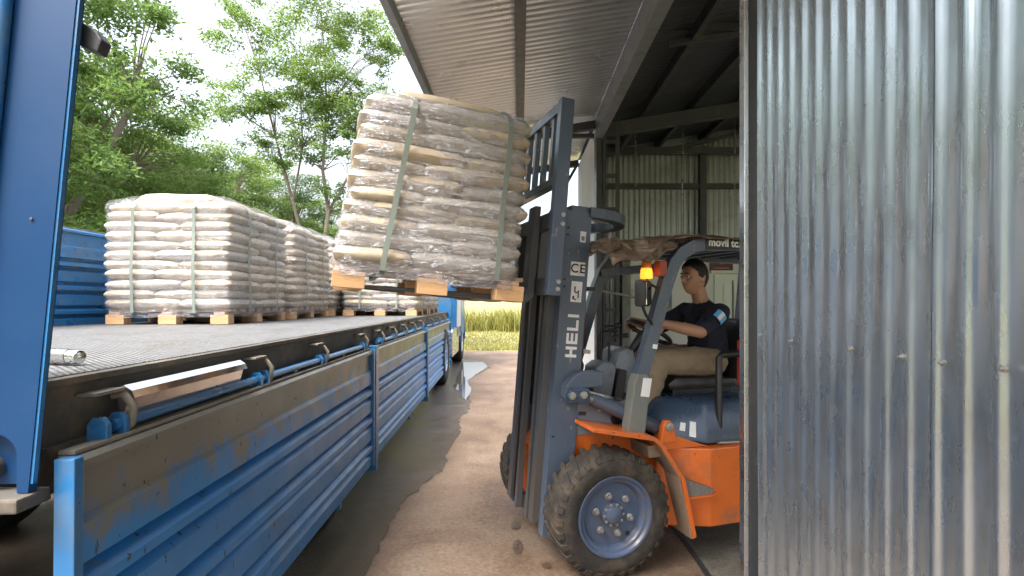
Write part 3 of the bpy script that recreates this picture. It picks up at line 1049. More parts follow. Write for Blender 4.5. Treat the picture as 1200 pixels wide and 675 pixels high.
def make_load(label, mtx, A, B, layers, T, seed, film, mats, straps_y, straps_x, group, hump=True, taper=0.0):
    """A = side seen in the photo (0.6+0.4 sack pattern), B = depth"""
    rnd = random.Random(seed)
    ld = thing('sack_stack', label, 'sack stack', mtx=mtx, group=group)
    la, sa = A * .6, A * .4

    def put(x, y, z, L, W, rot):
        mat = mats[0] if rnd.random() < .62 else mats[1]
        o = link('sack', rnd.choice(sacks_for(L, W, T, mat)), ld)
        o.location = (x - taper * max(0, z) / (layers * T) * (x + A / 2) / A, y, z)
        o.rotation_euler = (rnd.uniform(-.025, .025), rnd.uniform(-.03, .03), rot + rnd.uniform(-.03, .03))
        o.scale = (1, 1, rnd.uniform(.92, 1.12))

    for i in range(layers):
        fl = 1 if (i % 2 == 0) else -1
        z = (i + .55) * T
        jx = rnd.uniform(-.012, .012)
        bul = 1 + (.012 if 1 < i < layers - 2 else -.02 * (i == layers - 1))
        for q in range(3):
            put(fl * (-A / 2 + la / 2) * bul + jx, (-B / 2 + B / 3 * (q + .5)) * bul + rnd.uniform(-.012, .012), z + rnd.uniform(-.006, .006), la, B / 3, 0)
        for q in range(2):
            put(fl * (A / 2 - sa / 2) * bul + jx, (-B / 2 + B / 2 * (q + .5)) * bul + rnd.uniform(-.012, .012), z + rnd.uniform(-.006, .006), B / 2, sa, PI / 2)
    if hump:
        z = (layers + .5) * T
        for q in range(3):
            put(rnd.uniform(-.03, .03) + .02, (-B / 2 + B / 3 * (q + .5)) * .8, z, la, B / 3, 0)
    top = layers * T

    # stretch film shell following the sack layers
    def outline(ax, by, rr, na):
        pts = []
        for cx, cy, a0 in ((1, 1, 0), (-1, 1, PI / 2), (-1, -1, PI), (1, -1, 3 * PI / 2)):
            for q in range(na + 1):
                a = a0 + PI / 2 * q / na
                pts.append((cx * (ax - rr) + rr * math.cos(a), cy * (by - rr) + rr * math.sin(a), math.cos(a), math.sin(a)))
        dense = []
        k_ = len(pts)
        for q in range(k_):
            p, p2 = pts[q], pts[(q + 1) % k_]
            ln = math.hypot(p2[0] - p[0], p2[1] - p[1])
            m_ = max(1, int(ln / .035))
            for r_ in range(m_):
                t_ = r_ / m_
                dense.append(tuple(p[e] * (1 - t_) + p2[e] * t_ for e in range(4)))
        return dense
    ol = outline(A / 2 + .012, B / 2 + .012, .07, 6)
    k_ = len(ol)
    rows = []
    zs = -.07
    while zs < top - .004:
        rows.append((zs, 0.0))
        zs += T / 4
    hz = top + T * (1.0 if hump else .2)
    rows += [(top + .02, .01), (top + .55 * T, .06), (hz, .13), (hz + .015, .24), (hz + .02, .36)]
    vs, fs = [], []
    offn = Vector((seed * 7.3, 0, 0))
    for (z, inset) in rows:
        ph = (z / T) % 1.0
        bulge = .013 * math.sin(PI * ph) ** .8 if 0 <= z <= top else 0
        if z < 0:
            bulge = -.004
        for (x, y, nx_, ny_) in ol:
            q = Vector((x * 3, y * 3, z * 5)) + offn
            o_ = bulge + .012 * noise.noise(q) + .005 * noise.noise(q * 4)
            f_ = 1 - inset / (A / 2 + .012)
            xx_ = x * f_ + nx_ * o_
            xx_ -= taper * max(0, z) / top * (xx_ + A / 2) / A
            vs.append((xx_, y * f_ + ny_ * o_, z + .012 * noise.noise(q + Vector((0, 0, 9))) * (1 if inset or z < 0 else .2)))
    for i in range(len(rows) - 1):
        for q in range(k_):
            fs.append((i * k_ + q, i * k_ + (q + 1) % k_, (i + 1) * k_ + (q + 1) % k_, (i + 1) * k_ + q))
    fs.append(tuple((len(rows) - 1) * k_ + q for q in range(k_)))
    MB().add(vs, fs).build('stretch_film', M[film], ld, smooth=80)
    # straps
    hz += .006

    def strap(pts, wdir):
        ww = .013
        vs_, fs_ = [], []
        pts = [Vector(p) for p in pts]
        cen = Vector((0, 0, top / 2))
        n_ = len(pts)
        for i, p in enumerate(pts):
            d_ = (pts[(i + 1) % n_] - pts[i - 1]).normalized()
            nr = d_.cross(wdir).normalized()
            if nr.dot(p - cen) < 0:
                nr = -nr
            for a_, b2 in ((-1, 0), (1, 0), (1, 1), (-1, 1)):
                vs_.append(p + wdir * ww * a_ + nr * .003 * b2)
        for i in range(n_):
            a_, b2 = i * 4, ((i + 1) % n_) * 4
            for e in range(4):
                fs_.append((a_ + e, a_ + (e + 1) % 4, b2 + (e + 1) % 4, b2 + e))
        MB().add(vs_, fs_).build('strap', M['strap'], ld)

    def loop(h, q):
        """closed loop in plane: half depth h"""
        L_ = []
        e = .038
        nz = 24
        for i in range(nz + 1):
            z = -.03 + (top - .02) * i / nz
            L_.append((-(h + e + .008 * math.sin(z * 9 + q)), z))
        L_ += [(-h + .01, top + .012), (-h + .07, top + .045), (-h + .15, hz + .006), (-h * .4, hz + .018), (h * .4, hz + .018), (h - .15, hz + .006), (h - .07, top + .045), (h - .01, top + .012)]
        for i in range(nz + 1):
            z = -.03 + (top - .02) * (1 - i / nz)
            L_.append((h + e + .008 * math.sin(z * 9 - q), z))
        L_ += [(h - .02, -.045), (-h + .02, -.045)]
        return L_
    for s_ in straps_y:
        sl = rnd.uniform(-.02, .02)
        strap([(s_ + sl * z / max(top, .1) - taper * max(0, z) / top * (s_ + A / 2) / A, a_, z) for a_, z in loop(B / 2, seed)], Vector((1, 0, 0)))
    for s_ in straps_x:
        strap([(a_, s_, z) for a_, z in loop(A / 2, seed + 1)], Vector((0, 1, 0)))
    return ld


# loads on the truck: local x = across the truck (side A), y along it
for k, (lx_, yy, lab) in enumerate([(-1.72, 3.95, 'nearest to the camera'), (-1.72, 5.36, 'second in the left row'), (-1.72, 6.80, 'third in the left row'), (-1.72, 8.20, 'last in the left row'), (-.60, 6.95, 'front of the right row'), (-.60, 8.35, 'back of the right row')]):
    mt = on_truck(lx_ + random.uniform(-.02, .02), yy, BED + .003) @ Matrix.Rotation(random.uniform(-.01, .01), 4, 'Z')
    make_pallet('pallet on the truck bed under the sack stack ' + lab, mt, 1.02, 1.2)
    make_load('film-wrapped pale sack stack on the truck bed, ' + lab, mt @ Matrix.Translation((0, 0, PAL_H - .008)), 1.02, 1.2, 11, .082, 11 + k, 'film_white', ('sack_tan', 'sack_pale'), (-.27, .24), (-.3, .28), 'sack stacks on the truck bed')

# ------------------------------------------------------------------ the forklift
FL_ROT = R(198)
FL_O = Vector((.346, 3.517, 0))
FL = thing('forklift', 'orange and slate blue forklift holding a tilted sack pallet in the shed doorway', 'forklift', FL_O, (0, 0, FL_ROT))
FM = Matrix.Translation(FL_O) @ Matrix.Rotation(FL_ROT, 4, 'Z')
TA = R(4.6)
TILT = Matrix(((math.cos(TA), 0, -math.sin(TA), .25), (0, 1, 0, 0), (math.sin(TA), 0, math.cos(TA), .25), (0, 0, 0, 1)))


def fl(mb, name, mat, parent=None, **kw):
    return mb.build(name, M[mat], parent or FL, **kw)


def tmb():
    return MB(TILT)


# --- front wheels
def fork_wheel(yo, sgn, x, r, wd):
    e = link('wheel', None, FL)
    e.location = (x, yo, r)
    if sgn < 0:
        e.rotation_euler = (0, 0, PI)
    # local +y = outward, outer face near y=0
    ty = MB()
    ty.lathe([(r * .60, -.02), (r * .66, -.005), (r * .80, 0.0), (r * .90, -.010), (r * .965, -.035), (r * .983, -.07), (r * .983, -wd + .06), (r * .95, -wd + .03), (r * .8, -wd), (r * .6, -wd + .02)], (0, 0, 0), 'y', 64, closed=True)
    nl = 30
    for i in range(nl):
        for sd_, ya, yb in ((0, -.006, -wd * .47), (1, -wd * .50, -wd + .006)):
            a = 2 * PI * (i + .5 * sd_) / nl
            da = .56 * PI / nl
            sk = .10
            vs = []
            for (r_, y_, aa, hw) in ((r * .90, ya, a, da * .9), (r * .98, ya - .014 * (1 if sd_ == 0 else 0), a, da * .8), (r * 1.0, (ya + yb) / 2, a + sk * .5, da * .8), (r * .995, yb, a + sk, da * .75)):
                for s2 in (-1, 1):
                    vs.append((r_ * math.cos(aa + s2 * hw), y_, r_ * math.sin(aa + s2 * hw)))
            for (r_, y_, aa, hw) in ((r * .86, ya - .006, a, da), (r * .93, ya - .02, a, da), (r * .93, (ya + yb) / 2, a + sk * .5, da), (r * .93, yb, a + sk, da)):
                for s2 in (-1, 1):
                    vs.append((r_ * math.cos(aa + s2 * hw), y_, r_ * math.sin(aa + s2 * hw)))
            fs = []
            for q in range(3):
                fs.append((2 * q, 2 * q + 1, 2 * q + 3, 2 * q + 2))
                fs.append((2 * q, 2 * q + 2, 8 + 2 * q + 2, 8 + 2 * q))
                fs.append((2 * q + 1, 8 + 2 * q + 1, 8 + 2 * q + 3, 2 * q + 3))
            fs += [(0, 8, 9, 1), (6, 7, 15, 14)]
            ty.add(vs, fs)
    ty.build('tyre', M['rubber'], e, smooth=35)
    rm = MB()
    rm.lathe([(r * .605, -wd + .03), (r * .605, -.035), (r * .64, -.012), (r * .635, -.002), (r * .60, -.004), (r * .575, -.018), (r * .53, -.022), (r * .515, -.03), (r * .50, -.045), (r * .485, -.055), (r * .43, -.055), (r * .2, -.052), (0, -.052)], (0, 0, 0), 'y', 48)
    rim = rm.build('rim', M['fl_rim'], e, smooth=35)
    hb_ = MB()
    hb_.lathe([(.070, -.054), (.066, -.040), (.05, -.036), (.045, -.022), (.03, -.016), (0, -.014)], (0, 0, 0), 'y', 24)
    hb_.build('hub', M['fl_rim'], rim, smooth=40)
    for i in range(10):
        a = 2 * PI * i / 10
        MB().lathe([(.0085, -.042), (.0085, -.029), (.0, -.027)], (.057 * math.cos(a), 0, .057 * math.sin(a)), 'y', 6).build('hub_bolt', M['bolt'], rim)
    for i in range(6):
        a = 2 * PI * (i + .25) / 6
        c_ = (.108 * math.cos(a), 0, .108 * math.sin(a))
        nb = MB()
        nb.lathe([(.021, -.052), (.019, -.042), (.013, -.04), (.012, -.022), (.0, -.02)], c_, 'y', 10)
        nb.build('wheel_nut', M['bolt'], rim)
    MB().lathe([(.013, -.051), (.011, -.049), (0, -.0485)], (.148 * math.cos(4.05) * sgn, 0, .148 * math.sin(4.05)), 'y', 10).build('valve_hole', M['fl_black'], rim)
    return e


fork_wheel(.575, 1, 0, .35, .225)
fork_wheel(-.575, -1, 0, .35, .225)
fork_wheel(.5, 1, -1.62, .27, .18)
fork_wheel(-.5, -1, -1.62, .27, .18)
fl(MB().tube([(0, -.35, .35), (0, .35, .35)], .09, 16), 'front_axle', 'fl_black', smooth=50)
fl(MB().tube([(-1.62, -.33, .27), (-1.62, .33, .27)], .06, 12), 'rear_axle', 'fl_black', smooth=50)


# --- orange body
def side_plate(poly, ya, yb, name, mat, par=None, bev=.004):
    return fl(MB().prism(poly, 'y', ya, yb), name, mat, par, bev=bev)


for s in (1, -1):
    # bent fender plate over the wheel
    fo = [(.14, .822), (.14, .846), (-.235, .770), (-.285, .735), (-.435, .515), (-.512, .175), (-.487, .165), (-.412, .51), (-.272, .712), (-.23, .746)]
    fd = fl(MB().prism(fo, 'y', s * .30, s * .575), 'fender', 'orange', bev=.003)
    # muddy flap under the fender
    fl(MB().prism([(-.300, .68), (-.405, .52), (-.49, .168), (-.476, .166), (-.395, .525), (-.285, .69)], 'y', s * .31, s * .568), 'fender_liner', 'fender_in', fd)
    # inner fender wall
    fl(MB().prism([(.2, .83), (.0, .77), (-.2, .735), (-.28, .7), (-.39, .54), (-.46, .34), (-.49, .2), (-.5, .12), (.2, .5)], 'y', s * .285, s * .299), 'inner_wing', 'orange', fd)
    fl(MB().prism([(-.30, .70), (-.345, .63), (-.245, .63), (-.235, .70)], 'y', s * .30, s * .50), 'wing_bracket', 'fender_in', fd, bev=.004)
    # lug where the tilt cylinder is anchored
    fl(MB().prism([(-.335, .70), (-.44, .70), (-.425, .80), (-.40, .83), (-.37, .83), (-.35, .80)], 'y', s * .44, s * .48), 'anchor_lug', 'orange', fd, bev=.006)
    fl(MB().lathe([(.026, .0), (.024, .012), (.012, .014), (0, .014)] if s > 0 else [(.026, 0), (.024, -.012), (0, -.014)], (-.388, s * .481, .795), 'y', 12), 'anchor_bolt', 'bolt', fd, smooth=40)
body = MB()
pl_ = [(-.36, .40), (-.645, .525), (-1.75, .525), (-1.75, -.525), (-.645, -.525), (-.36, -.40)]
body.prism(pl_, 'z', .195, .655)
bd = fl(body, 'chassis', 'orange', bev=.008)
fl(MB().prism([(.28, .28), (-.5, .28), (-.5, .62), (.15, .74), (.28, .6)], 'y', -.283, .283), 'front_frame', 'orange', bev=.006)
for s in (1, -1):
    # rising shoulder plate from the fender to the hood
    fl(MB().prism([(-.36, .657), (-.66, .657), (-.44, .735), (-.36, .745)], 'y', s * .36, s * .47), 'shoulder', 'orange', bd, bev=.004)
    # step tread wedge
    st = MB()
    st.add([(-.455, s * .446, .40), (-.455, s * .446, .50), (-.64, s * .527, .43), (-.64, s * .527, .40), (-.455, s * .55, .40), (-.455, s * .549, .50), (-.64, s * .55, .43), (-.64, s * .55, .40)],
           [(0, 1, 2, 3), (4, 7, 6, 5), (0, 4, 5, 1), (1, 5, 6, 2), (2, 6, 7, 3), (3, 7, 4, 0)])
    fl(st, 'step', 'grip', bd)
    fl(MB().box(-.66, -.45, s * .50, s * .556, .385, .399), 'step_edge', 'orange', bd)
# hood
hd = MB()
hd.add([(-.30, -.40, .745), (-.30, .40, .745), (-.66, .47, .66), (-1.7, .47, .66), (-1.7, -.47, .66), (-.66, -.47, .66),
        (-.44, -.33, .93), (-.44, .33, .93), (-.68, .41, .915), (-1.7, .41, .93), (-1.7, -.41, .93), (-.68, -.41, .915)],
       [(0, 1, 7, 6), (1, 2, 8, 7), (2, 3, 9, 8), (3, 4, 10, 9), (4, 5, 11, 10), (5, 0, 6, 11), (6, 7, 8, 9, 10, 11), (0, 5, 4, 3, 2, 1)])
hood = fl(hd, 'hood', 'fl_hood', bev=.028, smooth=40)


def decal(name, mat, par, corner, du, dv, nrm, th=.0015):
    """thin sticker: corner + du, dv edge vectors"""
    c_, du, dv, nn = Vector(corner), Vector(du), Vector(dv), Vector(nrm).normalized() * th
    vs = [c_, c_ + du, c_ + du + dv, c_ + dv]
    vs = vs + [p + nn for p in vs]
    mb = MB().add(vs, [(0, 1, 2, 3), (4, 5, 6, 7), (0, 1, 5, 4), (1, 2, 6, 5), (2, 3, 7, 6), (3, 0, 4, 7)])
    return fl(mb, name, mat, par)


# stickers on the sloping hood flank: flank from (-.30,.40,.745)-( -.66,.47,.66) up to (-.44,.33,.93)-(-.68,.41,.915)
A0, A1, B0, B1 = Vector((-.30, .40, .745)), Vector((-.66, .47, .66)), Vector((-.44, .33, .93)), Vector((-.68, .41, .915))


def flank(u, v):
    return (A0.lerp(A1, u)).lerp(B0.lerp(B1, u), v)


fn = (A1 - A0).cross(B0 - A0).normalized()
fn = fn if fn.y > 0 else -fn
for (u0, u1, v0, v1) in ((.50, .60, .22, .42), (.68, .80, .12, .48)):
    ps = [flank(u0, v0), flank(u1, v0), flank(u1, v1), flank(u0, v1)]
    ps = [p + fn * .004 for p in ps] + [p + fn * .0065 for p in ps]
    fl(MB().add(ps, [(0, 1, 2, 3), (4, 5, 6, 7), (0, 1, 5, 4), (1, 2, 6, 5), (2, 3, 7, 6), (3, 0, 4, 7)]), 'sticker', 'white', hood)
for k in range(3):
    fl(MB().lathe([(.006, 0), (.006, .004), (0, .004)], (-.93, .452, .70 + k * .03), 'y', 8), 'rivet', 'white', hood)
# counterweight and rear hood
cw = MB()
cw.prism([(-1.70, .28), (-2.15, .34), (-2.28, .5), (-2.30, .85), (-2.22, 1.02), (-1.70, 1.04)], 'y', -.54, .54)
fl(cw, 'counterweight', 'orange', bev=.05, smooth=40)
# floor plate, front cowl and dash
fl(MB().box(-.52, .2, -.28, .28, .70, .72), 'floor_plate', 'fl_black')
cow = MB()
cow.prism([(.17, .745), (.165, 1.02), (-.155, .925), (-.20, .93), (-.20, .78), (-.05, .745)], 'y', .29, .315)
cwl = fl(cow, 'cowl_side', 'fl_gcowl', bev=.004)
fl(MB().prism([(.172, 1.022), (.172, 1.036), (-.16, .94), (-.16, .927)], 'y', .27, .32), 'cowl_edge', 'alu', cwl)
fl(MB().prism([(.17, .745), (.165, 1.02), (-.155, .925), (-.20, .93), (-.20, .78), (-.05, .745)], 'y', -.315, -.29), 'cowl_side', 'fl_gcowl', bev=.004)
fl(MB().prism([(.165, .745), (.165, 1.0), (.10, 1.0), (.05, .745)], 'y', -.288, .288), 'cowl_front', 'fl_blue', bev=.006)
for (xx, zz_) in ((.02, .93), (-.03, .938), (-.01, .905), (-.025, .88)):
    fl(MB().box(xx - .012, xx + .012, .3155, .317, zz_ - .005, zz_ + .005), 'paint_chip', 'white', cwl)
fl(MB().lathe([(.045, 0), (.03, .004), (0, .004)], (-.14, .316, .83), 'y', 14), 'cowl_hole', 'fl_black', cwl)
# dash binnacle and steering column
bn = MB()
bn.prism([(-.20, .93), (-.35, .93), (-.40, 1.12), (-.38, 1.20), (-.33, 1.225), (-.27, 1.20), (-.20, 1.0)], 'y', -.14, .10)
fl(bn, 'dash_binnacle', 'fl_gcowl', bev=.02, smooth=40)
fl(MB().prism([(-.02, .90), (-.16, .90), (-.20, 1.10), (-.18, 1.145), (-.11, 1.15), (-.06, 1.12)], 'y', .02, .20), 'dash_housing', 'fl_gcowl', bev=.022, smooth=40)
fl(MB().prism([(-.18, .9), (-.25, .9), (-.28, 1.09), (-.22, 1.10)], 'y', .03, .19), 'dash_pad', 'fl_black', bev=.01)
fl(MB().tube([(-.34, 0, 1.1), (-.50, 0, 1.31)], .03, 10), 'steering_column', 'fl_black', smooth=50)
SWC = Vector((-.545, 0, 1.315))
sax = Vector((-.50, 0, .866)).normalized()
su = Vector((.866, 0, .50))
sw = MB()
sw.tube([SWC + su * .155 * math.cos(a) + Vector((0, 1, 0)) * .155 * math.sin(a) for a in [2 * PI * q / 36 for q in range(37)]], .015, 8, caps=False)
swo = fl(sw, 'steering_wheel', 'fl_black', smooth=60)
for a in (.4, PI - .4, -PI / 2):
    fl(MB().bar(SWC - sax * .02, SWC + su * .15 * math.sin(a) + Vector((0, 1, 0)) * .15 * math.cos(a), .025, .012, sax), 'spoke', 'fl_black', swo, bev=.003)
fl(MB().tube([SWC - sax * .045, SWC + sax * .01], .045, 14), 'horn_pad', 'fl_black', swo, smooth=50)
# levers
for k, (x_, y_, z_) in enumerate(((-.165, .05, 1.36), (-.25, .0, 1.29), (-.22, -.10, 1.32))):
    lv = MB()
    lv.tube([(x_ + .0, y_, .95), (x_ + .0, y_, z_ - .03), (x_ - .02, y_, z_), (x_ - .10, y_, z_ + .004)], .008, 8)
    lvo = fl(lv, 'lever', 'fl_black', smooth=60)
    fl(MB().tube([(x_ - .095, y_, z_ + .004), (x_ - .135, y_, z_ + .006)], [.012, .017], 10), 'lever_knob', 'fl_black', lvo, smooth=60)

# --- overhead guard
gy = .455


def guard_leg(s):
    y = s * gy
    pth = [(-.17, .90), (-.215, 1.10), (-.30, 1.37), (-.385, 1.64), (-.43, 1.745), (-.485, 1.81), (-.56, 1.85), (-.66, 1.868), (-.95, 1.878), (-1.75, 1.86)]
    wd = .075
    pts = [Vector((x, 0, z)) for x, z in pth]
    vs, fs = [], []
    for i, p in enumerate(pts):
        d_ = (pts[min(i + 1, len(pts) - 1)] - pts[max(i - 1, 0)]).normalized()
        nr = Vector((-d_.z, 0, d_.x))
        for a_, b_ in ((-1, -1), (1, -1), (1, 1), (-1, 1)):
            q = p + nr * wd / 2 * a_
            vs.append((q.x, y + b_ * .03, q.z))
    for i in range(len(pts) - 1):
        for e in range(4):
            fs.append((i * 4 + e, i * 4 + (e + 1) % 4, i * 4 + 4 + (e + 1) % 4, i * 4 + 4 + e))
    fs += [(0, 1, 2, 3), tuple(len(pts) * 4 - 4 + e for e in range(4))]
    mb = MB().add(vs, fs)
    o = fl(mb, 'guard_leg', 'fl_blue', smooth=35)
    # wide grey foot
    fl(MB().prism([(-.11, .775), (-.222, .75), (-.262, 1.06), (-.24, 1.105), (-.175, 1.11), (-.155, 1.06)], 'y', s * (gy - .04), s * (gy + .04)), 'guard_foot', 'fl_grey', o, bev=.008)
    return o


gl = guard_leg(1)
guard_leg(-1)
decal('sticker', 'white', gl, (-.193, gy + .0405, .985), (-.055, 0, -.008), (-.018, 0, .105), (0, 1, 0))
decal('sticker', 'white', gl, (-.275, gy + .0305, 1.255), (-.03, 0, -.006), (-.006, 0, .025), (0, 1, 0))
for s in (1, -1):
    fl(MB().bar((-1.72, s * gy, 1.84), (-1.62, s * .44, .95), .06, .07, (1, 0, 0)), 'rear_guard_leg', 'fl_blue', bev=.006)
for k in range(7):
    x_ = -.62 - k * .17
    fl(MB().bar((x_, -gy + .03, 1.873), (x_, gy - .03, 1.873), .035, .03), 'guard_bar', 'fl_blue')
fl(MB().bar((-.42, -gy + .03, 1.73), (-.42, gy - .03, 1.73), .05, .05), 'guard_bar', 'fl_blue')
# name plate and lettering on the guard rail
pl = decal('name_plate', 'fl_black', gl, (-.635, gy + .0305, 1.832), (-.62, 0, .012), (0, 0, .072), (0, 1, 0))
TX = Matrix(((-1, 0, 0, 0), (0, 0, 1, 0), (0, 1, 0, 0), (0, 0, 0, 1)))    # text x -> -x, y -> z, facing +y
text_part('lettering', 'movil tc.c', .064, M['white'], pl, Matrix.Translation((-.785, gy + .0335, 1.874)) @ Matrix.Rotation(R(-1), 4, 'Y') @ TX, bold=.0022, spacing=1.02)
# mirror, beacon
mr = MB()
mr.tube([(-.30, gy, 1.36), (-.27, gy + .03, 1.40), (-.22, gy + .05, 1.45), (-.20, gy + .05, 1.50)], .009, 8)
mo = fl(mr, 'mirror_arm', 'fl_black', smooth=60)
MBX = Matrix.Translation((-.19, gy + .06, 1.57)) @ Matrix.Rotation(R(-42), 4, 'Z')
mh = MB(MBX)
mh.box(-.035, .03, -.095, .07, -.075, .075)
mh_o = fl(mh, 'mirror_housing', 'fl_black', mo, bev=.018, smooth=40)
mgm = MB(MBX)
mgm.box(-.0385, -.0352, -.083, .058, -.063, .063)
fl(mgm, 'mirror_glass', 'mirror', mo)
lamp = MB()
lamp.tube([(-.33, gy, 1.60), (-.27, gy, 1.63), (-.255, gy, 1.655)], .008, 8)
bc = fl(lamp, 'beacon_bracket', 'fl_black', smooth=60)
ln = MB()
ln.lathe([(.033, 1.655), (.035, 1.665), (.034, 1.70), (.03, 1.715)], (-.255, gy, 0), 'z', 20)
fl(ln, 'beacon_lamp', 'beacon', bc, smooth=50)
ln = MB()
ln.lathe([(.031, 1.716), (.029, 1.745), (.02, 1.765), (0, 1.77)], (-.255, gy, 0), 'z', 20)
fl(ln, 'beacon_lens', 'lamp_lens', bc, smooth=50)
fl(MB().box(-.37, -.32, gy - .03, gy + .04, 1.67, 1.76), 'side_lamp', 'hose', gl, bev=.01)
# far-side mirror (rounded panel seen behind the driver's face)
fmb = MB(Matrix.Translation((-.93, -.42, 1.48)) @ Matrix.Rotation(R(10), 4, 'Z'))
fmb.box(-.075, .075, -.02, .02, -.17, .16)
fmo = fl(fmb, 'far_mirror', 'fl_hood', bev=.018, smooth=40)
fl(MB().tube([(-.90, -.39, 1.52), (-.80, -.40, 1.53), (-.42, -gy, 1.60)], .01, 8), 'far_mirror_arm', 'bolt', fmo, smooth=60)
fl(MB().lathe([(0, 1.50), (.02, 1.505), (.026, 1.52), (.02, 1.54), (0, 1.545)], (-.905, -.385, 0), 'z', 12), 'ball_joint', 'bolt', fmo, smooth=60)
# --- seat
st = MB()
st.prism([(-.56, .955), (-.54, 1.0), (-.60, 1.035), (-1.05, 1.02), (-1.08, .955)], 'y', -.24, .24)
seat = fl(st, 'seat', 'seat', bev=.025, smooth=40)
fl(MB().box(-1.05, -.6, -.2, .2, .925, .956), 'seat_base', 'fl_black', seat)
sb = MB()
sb.prism([(-1.07, 1.0), (-1.15, 1.0), (-1.27, 1.34), (-1.25, 1.40), (-1.19, 1.40)], 'y', -.23, .23)
fl(sb, 'seat_back', 'seat', bev=.03, smooth=40)
hr = MB()
hr.tube([(-.775, .43, .67), (-.775, .43, 1.18), (-.79, .43, 1.195), (-.98, .43, 1.2)], .021, 10)
fl(hr, 'grab_rail', 'fl_black', smooth=60)
fl(MB().tube([(-.735, .475, .672), (-.95, .475, .662)], .012, 8), 'latch_rod', 'bolt', smooth=60)
fl(MB().box(-.99, -.93, .40, .45, 1.0, 1.28), 'seat_side_lever', 'red', bev=.008)

# --- mast (in the tilted frame: q forward, w up)
for s in (1, -1):
    y0, y1 = sorted((s * .255, s * .33))
    rl = tmb()
    # C-section outer rail, web outside
    web = s * .318
    ya, yb = sorted((web, s * .33))
    rl.box(-.075, .085, ya, yb, -.07, 1.80)
    ya, yb = sorted((s * .255, web - s * .0005))
    rl.box(.066, .0845, ya, yb, -.07, 1.80)
    rl.box(-.0745, -.056, ya, yb, -.07, 1.80)
    fl(rl, 'outer_mast_rail', 'fl_blue')
    ir = tmb()
    ya, yb = sorted((s * .235, s * .250))
    ir.box(-.02, .125, ya, yb, -.02, 1.79)
    ya, yb = sorted((s * .18, s * .2348))
    ir.box(.108, .1245, ya, yb, -.02, 1.79)
    ir.box(-.0195, -.004, ya, yb, -.02, 1.79)
    fl(ir, 'inner_mast_rail', 'fl_inner')
    cy = tmb()
    cy.tube([(-.09, s * .205, -.02), (-.09, s * .205, 1.0)], .034, 12)
    co = fl(cy, 'lift_cylinder', 'fl_inner', smooth=50)
    fl(tmb().tube([(-.09, s * .205, 1.0), (-.09, s * .205, 1.70)], .02, 10), 'piston_rod', 'alu', co, smooth=50)
    fl(tmb().box(.035, .05, s * .14 - .014, s * .14 + .014, .6, 1.74), 'lift_chain', 'fl_black')
# side guide rails (stepped ends at the foot)
for k, (q_, y_, w0) in enumerate(((.10, .10, -.04), (.10, -.10, -.05))):
    fl(tmb().box(q_ - .02, q_ + .015, y_ - .02, y_ + .02, w0, 1.45), 'guide_rail', 'fl_inner')
# top bow: curved cross member bulging backwards
bow_o, bow_i = [], []
for q_ in range(17):
    a = PI * q_ / 16
    bow_o.append((-.06 - .36 * math.sin(a) ** .8, .345 * math.cos(a)))
    bow_i.append((-.06 - .29 * math.sin(a) ** .8, .27 * math.cos(a)))
bw = tmb()
bw.prism(bow_o + bow_i[::-1], 'z', 1.775, 1.835)
bo = fl(bw, 'mast_top_bow', 'fl_blue', bev=.004)
fl(tmb().box(-.0745, .05, -.318, .318, 1.801, 1.835), 'mast_top_bar', 'fl_blue', bo)
decal('sticker', 'white', bo, TILT @ Vector((-.12, .30, 1.772)), TILT.to_3x3() @ Vector((-.11, -.06, 0)), TILT.to_3x3() @ Vector((.02, -.05, 0)), (0, 0, -1))
fl(tmb().box(-.055, .06, -.254, .254, -.06, .03), 'mast_bottom_bar', 'fl_inner')
fl(tmb().box(-.073, -.058, -.254, .254, .85, .98), 'mast_cross_bar', 'fl_blue')
# hoses behind the near rail
for k, (y_, mt_) in enumerate(((.22, 'hose'), (.17, 'fl_black'), (.12, 'fl_black'))):
    hs_ = tmb()
    hs_.tube([(-.115 - .01 * k, y_, .1), (-.12, y_, .7), (-.115, y_ + .01, 1.2), (-.11, y_, 1.45), (-.10, y_ - .02, 1.68)], .011, 8)
    fl(hs_, 'hydraulic_hose', mt_, smooth=60)
for w_ in (.62, .98, 1.35):
    fl(tmb().box(-.135, -.09, .09, .32, w_, w_ + .022), 'hose_clamp', 'bolt' if w_ == .98 else 'fl_black')
# lettering and plates on the near rail
TH = TILT @ Matrix(((0, 1, 0, 0), (0, 0, 1, .3308), (1, 0, 0, 0), (0, 0, 0, 1)))   # text x -> up, y -> forward


def heli_letter(polys, w_off):
    mb = MB(TH)
    for (u0, u1, v0, v1) in polys:
        mb.box(w_off + u0, w_off + u1, v0, v1, 0, .0012)
    return mb


hw, hh, stw = .062, .070, .017
v0 = -.040
LET = {
    'H': [(0, stw, v0, v0 + hh), (hw - stw, hw, v0, v0 + hh), (stw, hw - stw, v0 + hh / 2 - .008, v0 + hh / 2 + .008)],
    'E': [(0, stw, v0, v0 + hh), (stw, hw, v0, v0 + .015), (stw, hw, v0 + hh / 2 - .0075, v0 + hh / 2 + .0075), (stw, hw, v0 + hh - .015, v0 + hh)],
    'L': [(0, stw, v0, v0 + hh), (stw, hw, v0, v0 + .015)],
    'I': [(0, stw, v0, v0 + hh)]}
wo_ = .955
outer_rail = [o for o in FL.children if o.name.startswith('outer_mast_rail')][0]
for ch, adv in (('H', .077), ('E', .077), ('L', .077), ('I', .03)):
    fl(heli_letter(LET[ch], wo_), 'letter', 'white', outer_rail)
    wo_ += adv


def rail_plate(q0, q1, w0, w1, name='sticker', mat='white', lift=0.0):
    return fl(tmb().box(q0, q1, .3303 + lift, .3315 + lift, w0, w1), name, mat, outer_rail)


